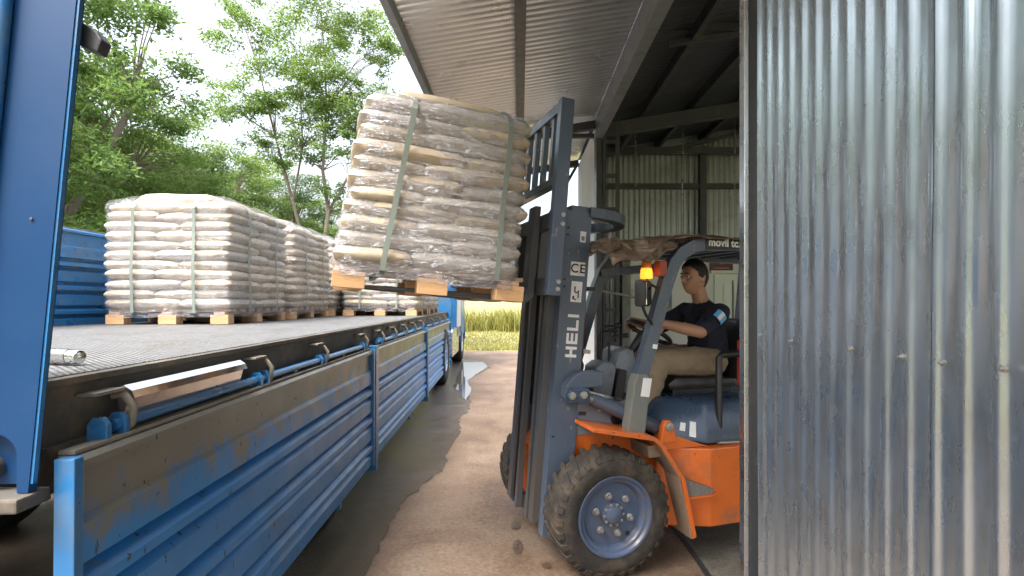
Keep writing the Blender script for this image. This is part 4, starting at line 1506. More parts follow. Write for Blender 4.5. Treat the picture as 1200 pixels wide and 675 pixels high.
rail_plate(-.055, .035, 1.428, 1.508)
TCE = TILT @ Matrix.Translation((-.010, .3322, 1.468)) @ TX
text_part('lettering', 'CE', .072, M['black_ink'], outer_rail, TCE, depth=.0004, bold=.0012, spacing=1.15)
rail_plate(-.046, .022, 1.275, 1.395)
for (a_, b_, c_, d_) in ((-.005, .004, 1.335, 1.365), (-.018, .0, 1.328, 1.336), (-.028, -.02, 1.30, 1.345), (.0, .012, 1.29, 1.31), (-.012, .0, 1.286, 1.294)):
    rail_plate(a_, b_, c_, d_, 'pictogram', 'black_ink', .0013)
rail_plate(-.046, -.010, 1.625, 1.688)
rail_plate(-.038, -.018, 1.635, 1.66, 'pictogram', 'steel_grey', .0013)
for w_ in (1.70, 1.66, 1.40, 1.36, .5):
    fl(tmb().lathe([(.007, .33), (.007, .334), (0, .3345)], (.068, 0, w_), 'y', 8), 'rail_bolt', 'fl_black', outer_rail)
# tilt bracket + tilt cylinder, each side
for s in (1, -1):
    ya, yb = sorted((s * .331, s * .40))
    br = MB()
    br.prism([(.235, .985), (.225, 1.05), (.17, 1.105), (.12, 1.125), (-.01, 1.122), (-.01, 1.035), (.10, 1.03), (.115, .96), (.15, .94), (.21, .945)], 'y', ya, yb)
    bo_ = fl(br, 'tilt_bracket', 'fl_blue', bev=.008)
    cl_ = MB()
    cl_.prism([(.22, .955), (.235, 1.0), (.20, 1.04), (.10, 1.035), (.09, .955)], 'y', s * .401, s * .44)
    fl(cl_, 'clevis', 'fl_hood', bo_, bev=.006)
    for xx in (.205, .135):
        fl(MB().lathe([(.022, 0), (.02, s * .012), (0, s * .014)], (xx, s * .44, 1.0), 'y', 12), 'clevis_bolt', 'bolt', bo_, smooth=40)
    tc_ = MB()
    tc_.tube([(.09, s * .385, .975), (.045, s * .385, .955)], .026, 12)
    tco = fl(tc_, 'tilt_rod', 'bolt', smooth=50)
    fl(MB().tube([(.06, s * .385, .962), (.03, s * .385, .95), (.03, s * .385, .95), (-.36, s * .385, .775)], [.034, .04, .04, .042], 14), 'tilt_cylinder', 'fl_blue', tco, smooth=50)

# --- carriage, load backrest and forks
car = tmb()
car.box(.20, .235, -.5, .5, 1.30, 1.39)
cro = fl(car, 'carriage', 'fl_inner', bev=.004)
fl(tmb().box(.20, .235, -.5, .5, 1.66, 1.75), 'carriage_bar', 'fl_inner', cro, bev=.004)
for s in (1, -1):
    fl(tmb().box(.135, .199, s * .22 - .02, s * .22 + .02, 1.30, 1.76), 'carriage_upright', 'fl_inner', cro, bev=.003)
    fl(tmb().box(.165, .24, s * .5 - .028, s * .5 + .028, 1.295, 2.36), 'backrest_post', 'fl_blue', cro, bev=.004)
    for w_ in (1.33, 1.37, 1.68, 1.73):
        yb = s * .5285
        fl(tmb().lathe([(.013, 0), (.013, s * .007), (0, s * .008)], (.185, yb, w_), 'y', 6), 'backrest_bolt', 'bolt', cro)
fl(tmb().box(.18, .23, -.472, .472, 2.30, 2.358), 'backrest_rail', 'fl_blue', cro, bev=.004)
fl(tmb().box(.18, .23, -.472, .472, 1.90, 1.945), 'backrest_rail', 'fl_blue', cro, bev=.004)
for k in range(6):
    y_ = -.36 + k * .144
    fl(tmb().box(.19, .22, y_ - .016, y_ + .016, 1.946, 2.299), 'backrest_bar', 'fl_blue', cro)
for s in (1, -1):
    fk = tmb()
    y_ = s * .27
    prof = [(.24, 1.80), (.275, 1.80), (.285, 1.33), (.30, 1.295), (.36, 1.282), (1.30, 1.272), (1.32, 1.265), (1.30, 1.262), (.33, 1.245), (.28, 1.25), (.245, 1.28)]
    fk.prism(prof, 'y', y_ - .055, y_ + .055)
    fl(fk, 'fork', 'fl_inner', cro, bev=.004)
    fl(tmb().box(.2352, .2395, y_ - .04, y_ + .04, 1.76, 1.80), 'fork_hook', 'bolt', cro)

# --- crumpled sheet over the guard
tp = MB(FM)
nx, ny = 90, 50
for i in range(nx + 1):
    for j_ in range(ny + 1):
        u, v = i / nx, j_ / ny * 2 - 1
        x = .02 - u * 1.75
        y = v * .56
        q = Vector((x * 3.2, y * 3.2, 4.1))
        z = 1.905 + .03 * noise.noise(q) + .015 * noise.noise(q * 2.7) + .012 * abs(noise.noise(q * 5.3))
        sag = max(0, (.36 - u * 1.75)) / .36          # part hanging forward of the guard
        z -= .055 * sag ** 1.3
        ed = max(0, abs(v) - .80) / .20
        z -= ed ** 1.5 * (.02 + .10 * max(0, min(1, sag * 2)))
        x += .02 * noise.noise(q * 1.7 + Vector((5, 0, 0)))
        y += .025 * noise.noise(q * 1.5 + Vector((0, 7, 0))) * (1 if abs(v) > .7 else .3)
        if sag > 0:
            z += (.04 * noise.noise(Vector((x * 9, y * 9, 2))) + .02 * noise.noise(Vector((x * 26, y * 22, 5)))) * sag
        tp.v.append(FM @ Vector((x, y, z)))
for i in range(nx):
    for j_ in range(ny):
        a = i * (ny + 1) + j_
        tp.f.append((a, a + ny + 1, a + ny + 2, a + 1))
# rolled front lip
tme = tp.mesh('plastic_sheet', M['tarp'], smooth=80)
tpo = thing('roof_sheet_cover', 'crumpled brown plastic sheet draped over the forklift guard roof', 'plastic sheet', FM @ Vector((-.85, 0, 1.88)))
o = link('sheet', tme, tpo)
o.matrix_parent_inverse = Matrix.Translation(-(FM @ Vector((-.85, 0, 1.88))))
sol = o.modifiers.new('thickness', 'SOLIDIFY')
sol.thickness = .004
rl = MB(Matrix.Translation(-(FM @ Vector((-.85, 0, 1.88)))) @ FM)
pts, rs = [], []
for q in range(61):
    v = q / 60 * 2 - 1
    pts.append((.0 + .03 * noise.noise(Vector((v * 4, 1, 0))), v * .56, 1.845 + .03 * noise.noise(Vector((v * 5, 4, 0)))))
    rs.append(.034 + .016 * noise.noise(Vector((v * 7, 9, 0))))
rl.tube(pts, rs, 20)
for v in rl.v:
    q = v * 16
    v += Vector((noise.noise(q), noise.noise(q + Vector((7, 0, 0))), noise.noise(q + Vector((0, 7, 0))))) * .016 + noise.noise_vector(v * 40) * .005
rl.build('rolled_edge', M['tarp'], tpo, smooth=80)
fl2 = MB(Matrix.Translation(-(FM @ Vector((-.85, 0, 1.88)))) @ FM)
nv = 24
vs = []
for i in range(nv + 1):
    for j_ in range(6):
        t_ = j_ / 5
        x = -.02 - i / nv * .42
        z = 1.87 - t_ * (.13 * (1 - .75 * abs(i / nv - .42) * 2)) + .01 * noise.noise(Vector((x * 9, t_ * 3, 0)))
        vs.append((x - .06 * t_ * (1 - i / nv), .50 + .02 * math.sin(i * .7) + .02 * t_, z))
fs = [(i * 6 + j_, (i + 1) * 6 + j_, (i + 1) * 6 + j_ + 1, i * 6 + j_ + 1) for i in range(nv) for j_ in range(5)]
vs = [Vector(p) + noise.noise_vector(Vector(p) * 22) * .018 for p in vs]
fl2.add(vs, fs)
fo_ = fl2.build('hanging_flap', M['tarp'], tpo, smooth=80)
fo_.modifiers.new('thickness', 'SOLIDIFY').thickness = .003

# --- the load held by the forklift: local x = forklift axis
LM = FM @ TILT
A_, B_ = .95, 1.08
SA_ = .90
PC = LM @ Matrix.Translation((.39 + A_ / 2 - .015, 0, 1.245))
LR = PC @ Matrix.Rotation(PI, 4, 'Z')
make_pallet('wooden pallet with pale blocks raised and tilted on the forklift forks', PC, A_, B_)
make_load('tall film-wrapped tan sack stack raised and tilted on the forklift', PC @ Matrix.Translation((.02, 0, PAL_H - .008)), SA_, B_, 11, .0735, 42, 'film', ('sack_tan', 'sack_pale'), (-.33, .23), (), 'sack stack on the forklift', taper=.11)

# ------------------------------------------------------------------ the driver (built in forklift space)
PB = thing('person', 'forklift driver in navy shirt and khaki trousers holding the steering wheel', 'person', FM @ Vector((-.95, 0, 1.02)))
PW = Matrix.Translation(-(FM @ Vector((-.95, 0, 1.02)))) @ FM


def blob_mesh(name, chains, mat, root=None, sub=2, remesh=0.007, extra=None, smooth=4):
    """one continuous surface: tapered ellipsoids along each chain, fused by a voxel remesh"""
    tb = bmesh.new()
    bmesh.ops.create_icosphere(tb, subdivisions=2, radius=1)
    tv = [v.co.copy() for v in tb.verts]
    tb.verts.index_update()
    tf = [tuple(v.index for v in f.verts) for f in tb.faces]
    tb.free()
    VV, FF = [], []
    for ch in chains:
        for (p0, r0), (p1, r1) in zip(ch, ch[1:]):
            p0, p1 = Vector(p0), Vector(p1)
            r0 = r0 if isinstance(r0, tuple) else (r0, r0)
            r1 = r1 if isinstance(r1, tuple) else (r1, r1)
            k_ = max(2, int((p1 - p0).length / (min(r0 + r1) * .30)))
            for i in range(k_ + 1):
                t_ = i / k_
                p = p0.lerp(p1, t_)
                rx, ry = r0[0] * (1 - t_) + r1[0] * t_, r0[1] * (1 - t_) + r1[1] * t_
                # first radius is the half width (y), second the half depth (x)
                k0, rz_ = len(VV), min(rx, ry)
                VV += [(p.x + v.x * ry, p.y + v.y * rx, p.z + v.z * rz_) for v in tv]
                FF += [(a_ + k0, b_ + k0, c_ + k0) for a_, b_, c_ in tf]
    me = bpy.data.meshes.new(name)
    me.from_pydata(VV, [], FF)
    bm = bmesh.new()
    bm.from_mesh(me)
    for e in (extra or []):
        bm.from_mesh(e)
    bm.to_mesh(me)
    bm.free()
    o = bpy.data.objects.new(name, me)
    C.objects.link(o)
    rm_ = o.modifiers.new('remesh', 'REMESH')
    rm_.mode = 'VOXEL'
    rm_.voxel_size = remesh
    sm = o.modifiers.new('smooth', 'SMOOTH')
    sm.factor = .5
    sm.iterations = smooth
    dg = bpy.context.evaluated_depsgraph_get()
    out = bpy.data.meshes.new_from_object(o.evaluated_get(dg))
    bpy.data.objects.remove(o)
    bm = bmesh.new()                                  # keep the largest shell only
    bm.from_mesh(out)
    seen, best = set(), []
    for v in bm.verts:
        if v in seen:
            continue
        st_, comp = [v], []
        seen.add(v)
        while st_:
            q = st_.pop()
            comp.append(q)
            for e in q.link_edges:
                w2 = e.other_vert(q)
                if w2 not in seen:
                    seen.add(w2)
                    st_.append(w2)
        if len(comp) > len(best):
            best = comp
    keep = set(best)
    bmesh.ops.delete(bm, geom=[v for v in bm.verts if v not in keep], context='VERTS')
    bm.to_mesh(out)
    bm.free()
    return out


def skin_mesh(name, chains, mat, root, sub=2, remesh=0.007, extra=None, folds=0.0, smooth=4):
    out = blob_mesh(name, chains, mat, root, sub, remesh, extra, smooth)
    if folds:
        nrm_ = [v.normal.copy() for v in out.vertices]
        for i, v in enumerate(out.vertices):
            q = v.co.copy()
            n_ = noise.noise(Vector((q.x * 14, q.y * 9, q.z * 22))) + .6 * noise.noise(Vector((q.x * 34, q.y * 20, q.z * 30)))
            v.co = q + nrm_[i] * (folds * n_)
    out.transform(PW)
    out.materials.clear()
    out.materials.append(mat)
    for p in out.polygons:
        p.use_smooth = True
        p.material_index = 0
    out.name = name
    return out


HC = Vector((-.905, .0, 1.685))     # head centre
YAW = Matrix.Rotation(R(6), 3, 'Z')


def head_mesh(scale=1.0, hair=False):
    """sculpted ellipsoid: +x is the face"""
    bm = bmesh.new()
    bmesh.ops.create_uvsphere(bm, u_segments=48, v_segments=36, radius=1)
    kill = []
    for v in bm.verts:
        d_ = v.co.normalized()
        x, y, z = d_
        rx, ry, rz_ = .098, .076, .118
        p = Vector((x * rx, y * ry, z * rz_))
        if z < 0:                                      # jaw: narrow towards the chin, jut forward
            t_ = -z
            p.y *= 1 - .28 * t_ * (1 if x > -.2 else .4)
            if x > 0:
                p.x += .010 * t_
            else:
                p.x *= 1 - .30 * t_
        if x > 0.35:                                   # flatten the face
            p.x -= .012 * (x - .35) / .65 * (1 - abs(z))
        g_ = lambda cy, cz, wy, wz: math.exp(-((p.y - cy) / wy) ** 2 - ((p.z - cz) / wz) ** 2)
        if x > 0.2:
            p.x += .024 * g_(0, -.022, .011, .017) + .012 * g_(0, .0, .008, .022)      # nose
            p.x -= .009 * (g_(.031, .006, .016, .012) + g_(-.031, .006, .016, .012))     # eye sockets
            p.x += .006 * (g_(.03, .027, .02, .008) + g_(-.03, .027, .02, .008))         # brow
            p.x += .008 * g_(0, -.060, .02, .007) + .007 * g_(0, -.073, .018, .007) - .006 * g_(0, -.0665, .022, .003)  # lips
            p.x += .007 * g_(0, -.098, .018, .014)                                      # chin
            p.x += .004 * (g_(.045, -.022, .015, .018) + g_(-.045, -.022, .015, .018))     # cheeks
        if hair:
            p = p * 1.0
            ca = x / max(1e-4, math.hypot(x, y))
            ks = [(-1, -.075), (-.5, -.06), (-.25, -.005), (-.05, .002), (.05, -.02), (.22, -.015), (.30, .03), (.6, .052), (.85, .064), (1.01, .060)]
            line = -.075
            for (c0, l0), (c1, l1) in zip(ks, ks[1:]):
                if c0 <= ca <= c1:
                    line = l0 + (l1 - l0) * (ca - c0) / (c1 - c0)
            if p.z < line:
                kill.append(v)
            n_ = (.004 + .010 * max(0, d_.z)) + .004 * noise.noise(d_ * 9)
            p += d_ * n_
        v.co = HC + YAW @ p
    if hair:
        bmesh.ops.delete(bm, geom=kill, context='VERTS')
    me = bpy.data.meshes.new('head')
    bm.to_mesh(me)
    bm.free()
    return me


def ear(s):
    bm = bmesh.new()
    bmesh.ops.create_uvsphere(bm, u_segments=14, v_segments=10, radius=1)
    for v in bm.verts:
        p = v.co.copy()
        v.co = HC + YAW @ Vector((-.012 + p.x * .018 - .004 * p.z, s * (.076 + p.y * .008 - .005 * p.x), -.003 + p.z * .032))
    me = bpy.data.meshes.new('ear')
    bm.to_mesh(me)
    bm.free()
    return me


# skeleton points (forklift local)
pel, wst, chs, nck = (-1.0, 0, 1.12), (-1.01, 0, 1.26), (-.985, 0, 1.41), (-.955, 0, 1.535)
J = {}
for s in (1, -1):
    J[s] = dict(sh=(-.965, s * .185, 1.445), el=(-.765, s * .265, 1.325), wr=(-.515, s * .17, 1.385),
                hip=(-.98, s * .10, 1.11), kn=(-.50, s * .19, 1.135), an=(-.40, s * .17, .80), toe=(-.26, s * .18, .755))


def lerp3(a, b_, t_):
    return tuple(a[i] * (1 - t_) + b_[i] * t_ for i in range(3))


body_ch = [[(pel, (.12, .09)), (wst, (.125, .095)), (chs, (.13, .10)), ((-.97, 0, 1.49), (.075, .065)), (nck, .055), ((-.935, 0, 1.61), .054), ((-.915, 0, 1.68), .06)]]
for s in (1, -1):
    j_ = J[s]
    body_ch.append([(chs, (.13, .10)), (lerp3(chs, j_['sh'], .6), .062), (j_['sh'], .052), (lerp3(j_['sh'], j_['el'], .5), .046), (j_['el'], .040), (lerp3(j_['el'], j_['wr'], .35), .041), (j_['wr'], .027)])
    body_ch.append([(pel, (.12, .09)), (j_['hip'], .085), (lerp3(j_['hip'], j_['kn'], .5), .072), (j_['kn'], .055), (lerp3(j_['kn'], j_['an'], .4), .052), (j_['an'], .036), (j_['toe'], .032)])
    # hand gripping the wheel rim: palm + five fingers curled around
    wr = Vector(j_['wr'])
    rim_a = 1.12 * s
    grip = SWC + su * .155 * math.cos(rim_a) + Vector((0, 1, 0)) * .155 * math.sin(rim_a)
    palm = grip + Vector((-.03, s * .018, .022))
    body_ch.append([(j_['wr'], .027), (tuple((wr + palm) / 2), (.028, .022)), (tuple(palm), (.034, .02))])
    tang = (-su * math.sin(rim_a) + Vector((0, 1, 0)) * math.cos(rim_a)) * s
    for k in range(4):
        off = tang * ((k - 1.5) * -.019)
        ln_ = (.92, 1.0, .96, .8)[k]
        b0 = palm + off * .9 + Vector((.012, 0, .004))
        f1 = grip + off + sax * .022 + Vector((.012, 0, .0)) * ln_
        f2 = grip + off + Vector((.026, 0, -.002)) * ln_
        f3 = grip + off - sax * .02 * ln_ + Vector((.008, 0, 0))
        body_ch.append([(tuple(palm), (.034, .02)), (tuple(b0), .012), (tuple(f1), .0095), (tuple(f2), .009), (tuple(f3), .0075)])
    th0 = palm + tang * .032 + Vector((.0, 0, -.012))
    th1 = grip + tang * .046 + Vector((-.008, 0, -.012))
    body_ch.append([(tuple(palm), (.034, .02)), (tuple(th0), .013), (tuple(th1), .0105), (tuple(th1 + tang * .012 + Vector((.022, 0, .004))), .009)])
body_me = skin_mesh('body', body_ch, M['skin'], pel, 2, remesh=.0045, extra=[head_mesh(), ear(1), ear(-1)], smooth=2)
link('body', body_me, PB)
hm = head_mesh(hair=True)
hm.transform(PW)
hm.materials.append(M['hair'])
for p in hm.polygons:
    p.use_smooth = True
ho = link('hair', hm, PB)
ho.modifiers.new('thickness', 'SOLIDIFY').thickness = -.004
# eyes and brows
for s in (1, -1):
    ey = MB(PW)
    c_ = HC + YAW @ Vector((.079, s * .031, .006))
    ey.lathe([(0, -.010), (.008, -.007), (.011, 0), (.008, .007), (0, .010)], c_, 'z', 12)
    eo = ey.build('eye', M['eye'], PB, smooth=80)
    pu = MB(PW)
    c_ = HC + YAW @ Vector((.0865, s * .0315, .006))
    pu.lathe([(0, -.0055), (.004, -.004), (.0055, 0), (.004, .004), (0, .0055)], c_, 'z', 10)
    pu.build('iris', M['hair'], eo, smooth=80)
    bw_ = MB(PW)
    bw_.tube([HC + YAW @ Vector((.092, s * .012, .026)), HC + YAW @ Vector((.090, s * .03, .031)), HC + YAW @ Vector((.080, s * .047, .026))], [.003, .004, .002], 6)
    bw_.build('eyebrow', M['hair'], PB, smooth=80)
# shirt
sh_ch = [[((-1.0, 0, 1.08), (.150, .118)), ((-1.015, 0, 1.18), (.160, .138)), (wst, (.155, .130)), ((-1.0, 0, 1.34), (.155, .125)), (chs, (.148, .115)), ((-.972, 0, 1.475), (.088, .078))]]
for s in (1, -1):
    j_ = J[s]
    sh_ch.append([(chs, (.148, .115)), (lerp3(chs, j_['sh'], .65), .075), (tuple(Vector(j_['sh']) + Vector((0, s * .012, 0))), .068), (lerp3(j_['sh'], j_['el'], .45), .066), (lerp3(j_['sh'], j_['el'], .80), .062)])
shirt = link('shirt', skin_mesh('shirt', sh_ch, M['shirt'], (-1.0, 0, 1.08), 2, folds=.004), PB)
# badge on the near sleeve
sl_c = Vector(lerp3(J[1]['sh'], J[1]['el'], .36)) + Vector((0, .012, 0))
ax = (Vector(J[1]['el']) - Vector(J[1]['sh'])).normalized()
nr = Vector((-.02, 1, .30))
nr = (nr - ax * nr.dot(ax)).normalized()
tu = ax.cross(nr)
for (v0_, v1_, mt_, lift) in ((-.044, -.014, 'patch_b', 0), (-.0138, .0138, 'white', 0.0), (.014, .044, 'patch_b', 0)):
    bp_ = MB(PW)
    vs = []
    for i in range(5):
        a_ = v0_ + (v1_ - v0_) * i / 4
        for u_ in (-.036, .036):
            cv = sl_c + ax * u_ + nr * (.066 * math.cos(a_ / .068)) + tu * (.066 * math.sin(a_ / .068)) * 1.0
            vs.append(cv)
            vs.append(cv + nr * .006)
    fs = []
    for i in range(4):
        a_ = i * 4
        fs += [(a_, a_ + 4, a_ + 6, a_ + 2), (a_ + 1, a_ + 3, a_ + 7, a_ + 5), (a_, a_ + 1, a_ + 5, a_ + 4), (a_ + 2, a_ + 6, a_ + 7, a_ + 3)]
    fs += [(0, 2, 3, 1), (16, 17, 19, 18)]
    bp_.add(vs, fs)
    bp_.build('badge', M[mt_], shirt)
# trousers
tr_ch = []
for s in (1, -1):
    j_ = J[s]
    kn = Vector(j_['kn'])
    tr_ch.append([((-1.0, 0, 1.10), (.135, .105)), (j_['hip'], (.105, .10)), (lerp3(j_['hip'], j_['kn'], .35), .102), (lerp3(j_['hip'], j_['kn'], .7), .090), (tuple(kn), .078), (lerp3(j_['kn'], j_['an'], .3), .078), (lerp3(j_['kn'], j_['an'], .65), .070), (lerp3(j_['kn'], j_['an'], .93), .064)])
link('trousers', skin_mesh('trousers', tr_ch, M['khaki'], (-1.0, 0, 1.10), 2, folds=.006), PB)
for s in (1, -1):
    j_ = J[s]
    an, toe = Vector(j_['an']), Vector(j_['toe'])
    link('shoe', skin_mesh('shoe', [[(tuple(an + Vector((-.02, 0, .03))), .045), (tuple(an + Vector((-.01, 0, -.02))), (.046, .045)), (tuple(an.lerp(toe, .6)), (.046, .04)), (tuple(toe), (.042, .032))]], M['fl_black'], tuple(an + Vector((-.02, 0, .03))), 2), PB)

# ------------------------------------------------------------------ trees
def leaf_cloud(mb_v, mb_f, centre, rad, n_, size, rnd):
    for _ in range(n_):
        d_ = Vector((rnd.gauss(0, 1), rnd.gauss(0, 1), rnd.gauss(0, 1)))
        d_.normalize()
        r_ = rnd.random() ** .45
        p = centre + Vector((d_.x * rad[0], d_.y * rad[1], d_.z * rad[2])) * r_
        a = Vector((rnd.gauss(0, 1), rnd.gauss(0, 1), rnd.gauss(-.25, .55))).normalized()
        up = Vector((rnd.gauss(0, .6), rnd.gauss(0, .6), 1.0)).normalized()
        b_ = a.cross(up)
        if b_.length < 1e-3:
            continue
        b_.normalize()
        L_ = size * rnd.uniform(.6, 1.3)
        W_ = L_ * rnd.uniform(.32, .5)
        k_ = len(mb_v)
        nn = a.cross(b_)
        mb_v += [p, p + a * L_ * .5 + b_ * W_ * .5 + nn * L_ * .06, p + a * L_ - nn * L_ * .1, p + a * L_ * .5 - b_ * W_ * .5 + nn * L_ * .06]
        mb_f += [(k_, k_ + 1, k_ + 2, k_ + 3)]


def tree_meshes(seed, stems, clumps, leaf, size, lmat):
    """stems: list of paths [(point, radius)...]; clumps: list of (centre, (rx,ry,rz), subclumps, leaves)"""
    rnd = random.Random(seed)
    tm = MB()
    for st_ in stems:
        tm.tube([p for p, r in st_], [r for p, r in st_], 8)
    tops = [(Vector(p), r) for st_ in stems for p, r in st_[1:]]
    V_, F_ = [], []
    for (c_, rad, ns, nl) in clumps:
        c_ = Vector(c_)
        for _ in range(ns):
            d_ = Vector((rnd.gauss(0, 1), rnd.gauss(0, 1), rnd.gauss(0, 1))).normalized() * (rnd.random() ** .4)
            q = c_ + Vector((d_.x * rad[0], d_.y * rad[1], d_.z * rad[2]))
            s_ = rnd.uniform(.16, .34) * (sum(rad) / 3)
            leaf_cloud(V_, F_, q, (s_ * 1.25, s_ * 1.25, s_ * .6), nl, size, rnd)
            # a twig from the nearest stem point below
            cand = [t_ for t_ in tops if t_[0].z < q.z + .3]
            if cand:
                b_ = min(cand, key=lambda t_: (t_[0] - q).length)
                mid = b_[0].lerp(q, .5) + Vector((0, 0, .12 * (q - b_[0]).length))
                tm.tube([b_[0], mid, q], [min(.035, b_[1] * .45), min(.018, b_[1] * .25), .005], 5)
    trunk = tm.mesh('trunk', M['bark'], smooth=60)
    me = bpy.data.meshes.new('crown')
    me.from_pydata([tuple(p) for p in V_], [], F_)
    me.materials.append(M[lmat])
    return trunk, me


def place_tree(meshes, loc, rz_, sc, label, group='trees beyond the truck', lmat=None):
    t_ = thing('leafy_tree', label, 'tree', loc, (0, 0, rz_), group)
    t_.scale = sc if isinstance(sc, tuple) else (sc, sc, sc)
    link('trunk', meshes[0], t_)
    c_ = link('crown', meshes[1], t_)
    if lmat:
        c_.material_slots[0].link = 'OBJECT'
        c_.material_slots[0].material = M[lmat]
    return t_


# dense broad tree, unit about 7 m tall
dense = []
for sd_ in (1, 2, 3):
    rnd = random.Random(sd_ * 17)
    stems = [[((0, 0, 0), .13), ((.1, .05, 1.2), .10), ((.05, -.1, 2.6), .07), ((.2, .1, 4.2), .04)],
             [((.08, 0, 1.2), .09), ((.8, .4, 2.6), .06), ((1.3, .6, 3.8), .04)],
             [((.08, 0, 1.4), .09), ((-.8, .2, 2.8), .06), ((-1.2, .1, 4.0), .04)]]
    cl_ = [((0, 0, 5.2), (1.5, 1.5, 1.4), 30, 250), ((1.3, .4, 4.0), (1.2, 1.2, 1.2), 24, 250), ((-1.3, .1, 4.2), (1.2, 1.3, 1.2), 24, 250),
           ((.2, -1.2, 3.6), (1.3, 1.1, 1.3), 24, 250), ((.0, 1.2, 3.6), (1.3, 1.1, 1.2), 16, 230), ((1.0, -.8, 2.2), (1.2, 1.0, 1.1), 20, 230), ((-1.1, -.8, 2.2), (1.2, 1.0, 1.1), 20, 230), ((0, -1.0, 1.1), (1.5, .9, .8), 16, 150)]
    cl_ = [(tuple(c + rnd.uniform(-.35, .35) for c in cc), rr, ns, nl) for cc, rr, ns, nl in cl_]
    dense.append(tree_meshes(sd_, stems, cl_, 'leaf', .092, 'leaf'))
# tall airy tree with two pale trunks
stems = [[((0, 0, 0), .15), ((.05, 0, 2.2), .13), ((.30, 0, 4.0), .105), ((.10, .1, 5.2), .08), ((.25, 0, 7.0), .05), ((.1, .1, 9.2), .03)],
         [((-.1, .1, 0), .12), ((-.30, .15, 2.4), .10), ((-.75, .1, 4.3), .085), ((-1.3, .2, 6.2), .055), ((-1.7, .1, 8.0), .03)],
         [((.30, 0, 4.0), .07), ((.95, -.2, 5.0), .05), ((1.4, -.3, 6.0), .03)],
         [((-.75, .1, 4.3), .06), ((-.35, -.2, 5.8), .05), ((-.4, -.3, 7.6), .03)],
         [((-1.3, .2, 6.2), .04), ((-2.2, .1, 6.8), .03), ((-2.9, 0, 7.0), .02)]]
cl_ = [((-.5, 0, 7.6), (1.7, 1.5, .9), 40, 95), ((.9, 0, 7.2), (1.4, 1.4, 1.0), 34, 95), ((-1.9, 0, 7.0), (1.3, 1.2, .7), 22, 80), ((.4, 0, 6.0), (1.5, 1.2, .7), 28, 85),
       ((-1.2, 0, 5.7), (1.2, 1.0, .5), 14, 75), ((0, 0, 9.4), (2.0, 1.6, 1.1), 40, 95), ((1.5, 0, 8.8), (1.2, 1.1, .9), 18, 85), ((-2.2, 0, 9.2), (1.2, 1.0, .7), 16, 80), ((1.3, -.2, 6.1), (.7, .7, .4), 10, 60), ((.5, .2, 4.3), (.9, .8, .6), 10, 60), ((.2, 0, 3.0), (1.2, .9, .8), 12, 70)]
cl_ = [(c_, r_, int(n_ * 1.35), int(l_ * 1.25)) for c_, r_, n_, l_ in cl_]
stems = [[(p, r * .58) for p, r in st_] for st_ in stems]
tall = tree_meshes(77, stems, cl_, 'leaf', .11, 'leaf')
place_tree(tall, (-5.75, 15.5, 0), 0, 1.0, 'tall airy tree with two thin pale trunks rising behind the sack loads')
spots = [
    (0, (-8.2, 8.6, 0), .3, (1.2, 1.2, 1.32), 'tall dense tree at the left edge of the view, beside the blue corner post', 'leaf_dark'),
    (1, (-8.0, 11.3, 0), 1.9, (1.0, 1.0, 1.0), 'dense mid green tree directly behind the nearest sack stack', 'leaf'),
    (2, (-8.6, 14.3, 0), 3.1, (1.0, 1.0, .98), 'round green tree left of the tall airy tree', 'leaf'),
    (0, (-7.2, 17.5, 0), 4.2, (.95, .95, .82), 'lower green tree showing behind the thin pale trunks', 'leaf_dark'),
    (1, (-5.2, 19.5, 0), 5.2, (.8, .8, .72), 'small bright lime green tree behind the raised sack load', 'leaf_lime'),
    (2, (-11.5, 12.5, 0), .8, (1.35, 1.35, 1.25), 'large dark tree standing back behind the left row of trees', 'leaf_dark'),
    (1, (-11.5, 18.0, 0), 2.5, (1.2, 1.2, 1.05), 'broad tree at the back, seen in the gap under the white sky', 'leaf_lime'),
    (2, (-8.8, 5.6, 0), 4.4, (1.15, 1.15, 1.2), 'dark tree mostly hidden behind the blue corner post', 'leaf_dark'),
    (2, (-9.6, 16.2, 0), 1.2, (1.05, 1.05, .95), 'green tree between the round tree and the tall airy tree', 'leaf'),
    (1, (-6.9, 19.0, 0), .5, (.95, .95, .80), 'leafy tree low behind the tall tree, above the farthest sack stacks', 'leaf'),
    (0, (-9.5, 20.5, 0), 3.9, (1.1, 1.1, 1.0), 'pale tree far back in the dip of the treetop line', 'leaf_lime'),
    (0, (-9.2, 1.8, 0), 2.2, (1.15, 1.15, 1.1), 'unseen tree added left of the truck rear for the shed wall to reflect', 'leaf'),  # out of view, added to show in the wall's reflection
    (0, (-9.0, -6.5, 0), 1.1, (1.2, 1.2, 1.2), 'unseen tree added behind the viewer to darken the wall reflections', 'leaf'),  # out of view, added to darken what the wall ribs reflect
    (2, (-6.0, -11.0, 0), 2.6, (1.3, 1.3, 1.3), 'unseen tree added farthest behind the viewer for the wall reflections', 'leaf_dark'),  # also added out of view for the rib reflections
    (1, (-9.5, -2.5, 0), 5.7, (1.2, 1.2, 1.1), 'unseen tree added behind the viewer on the left for the wall reflections', 'leaf'),  # out of view too, added for the wall to mirror
]
for (v_, loc, rz_, sc, lab, lm_) in spots:
    place_tree(dense[v_], loc, rz_, sc, lab, lmat=lm_)

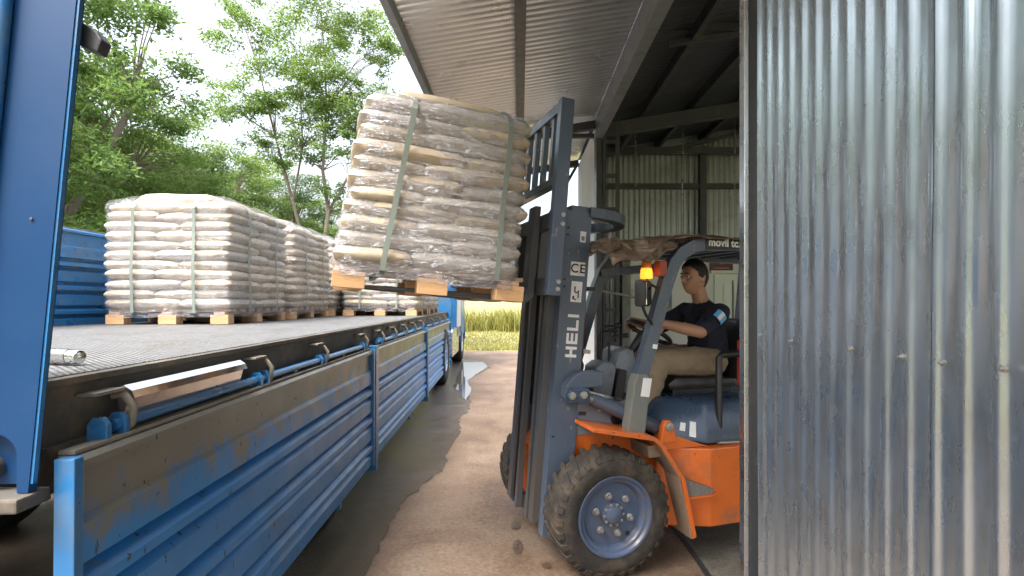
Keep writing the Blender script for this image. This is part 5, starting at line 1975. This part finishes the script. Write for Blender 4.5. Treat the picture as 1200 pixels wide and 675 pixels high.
# tall cane-like grass far beyond the apron
V_, F_ = [], []
rnd = random.Random(5)
for cx, cy, rr, nn in [(-2.4, 26, .8, 380), (-1.4, 27, .5, 240), (-.55, 25.5, .45, 330), (.9, 26, .8, 380), (2.3, 27, .8, 260), (-3.8, 27, .9, 300), (.2, 29, .9, 200), (-5.0, 25, 1.0, 260), (3.6, 26, .9, 200)]:
    for _ in range(nn):
        p = Vector((cx + rnd.gauss(0, rr * .5), cy + rnd.gauss(0, rr * .5), 0))
        h_ = rnd.uniform(.5, 1.35)
        d_ = Vector((rnd.gauss(0, .25), rnd.gauss(0, .25), 1)).normalized()
        s_ = Vector((rnd.gauss(0, 1), rnd.gauss(0, 1), 0)).normalized() * .022
        k_ = len(V_)
        t1 = p + d_ * h_ * .7
        t2 = p + d_ * h_ + Vector((d_.x, d_.y, -.1)) * h_ * .6
        V_ += [p - s_, p + s_, t1 + s_ * .8, t1 - s_ * .8, t2]
        F_ += [(k_, k_ + 1, k_ + 2, k_ + 3), (k_ + 3, k_ + 2, k_ + 4)]
me = bpy.data.meshes.new('tall_grass')
me.from_pydata([tuple(p) for p in V_], [], F_)
me.materials.append(M['cane'])
o = link('tall_grass', me)
tag(o, 'sunlit clumps of tall cane-like grass beyond the concrete apron', 'grass')
o['kind'] = 'stuff'
# short grass verge just beyond the apron
V_, F_ = [], []
for _ in range(9000):
    y = 16.2 + 9 * rnd.random() ** 1.6
    p = Vector((rnd.uniform(-4, 3.5), y, 0))
    h_ = rnd.uniform(.04, .13)
    s_ = Vector((rnd.gauss(0, 1), rnd.gauss(0, 1), 0)).normalized() * .014
    k_ = len(V_)
    V_ += [p - s_, p + s_, p + Vector((rnd.gauss(0, .04), rnd.gauss(0, .04), h_))]
    F_.append((k_, k_ + 1, k_ + 2))
me = bpy.data.meshes.new('short_grass')
me.from_pydata([tuple(p) for p in V_], [], F_)
me.materials.append(M['cane'])
o = link('short_grass', me)
tag(o, 'short patchy grass verge at the end of the concrete apron', 'grass')
o['kind'] = 'stuff'
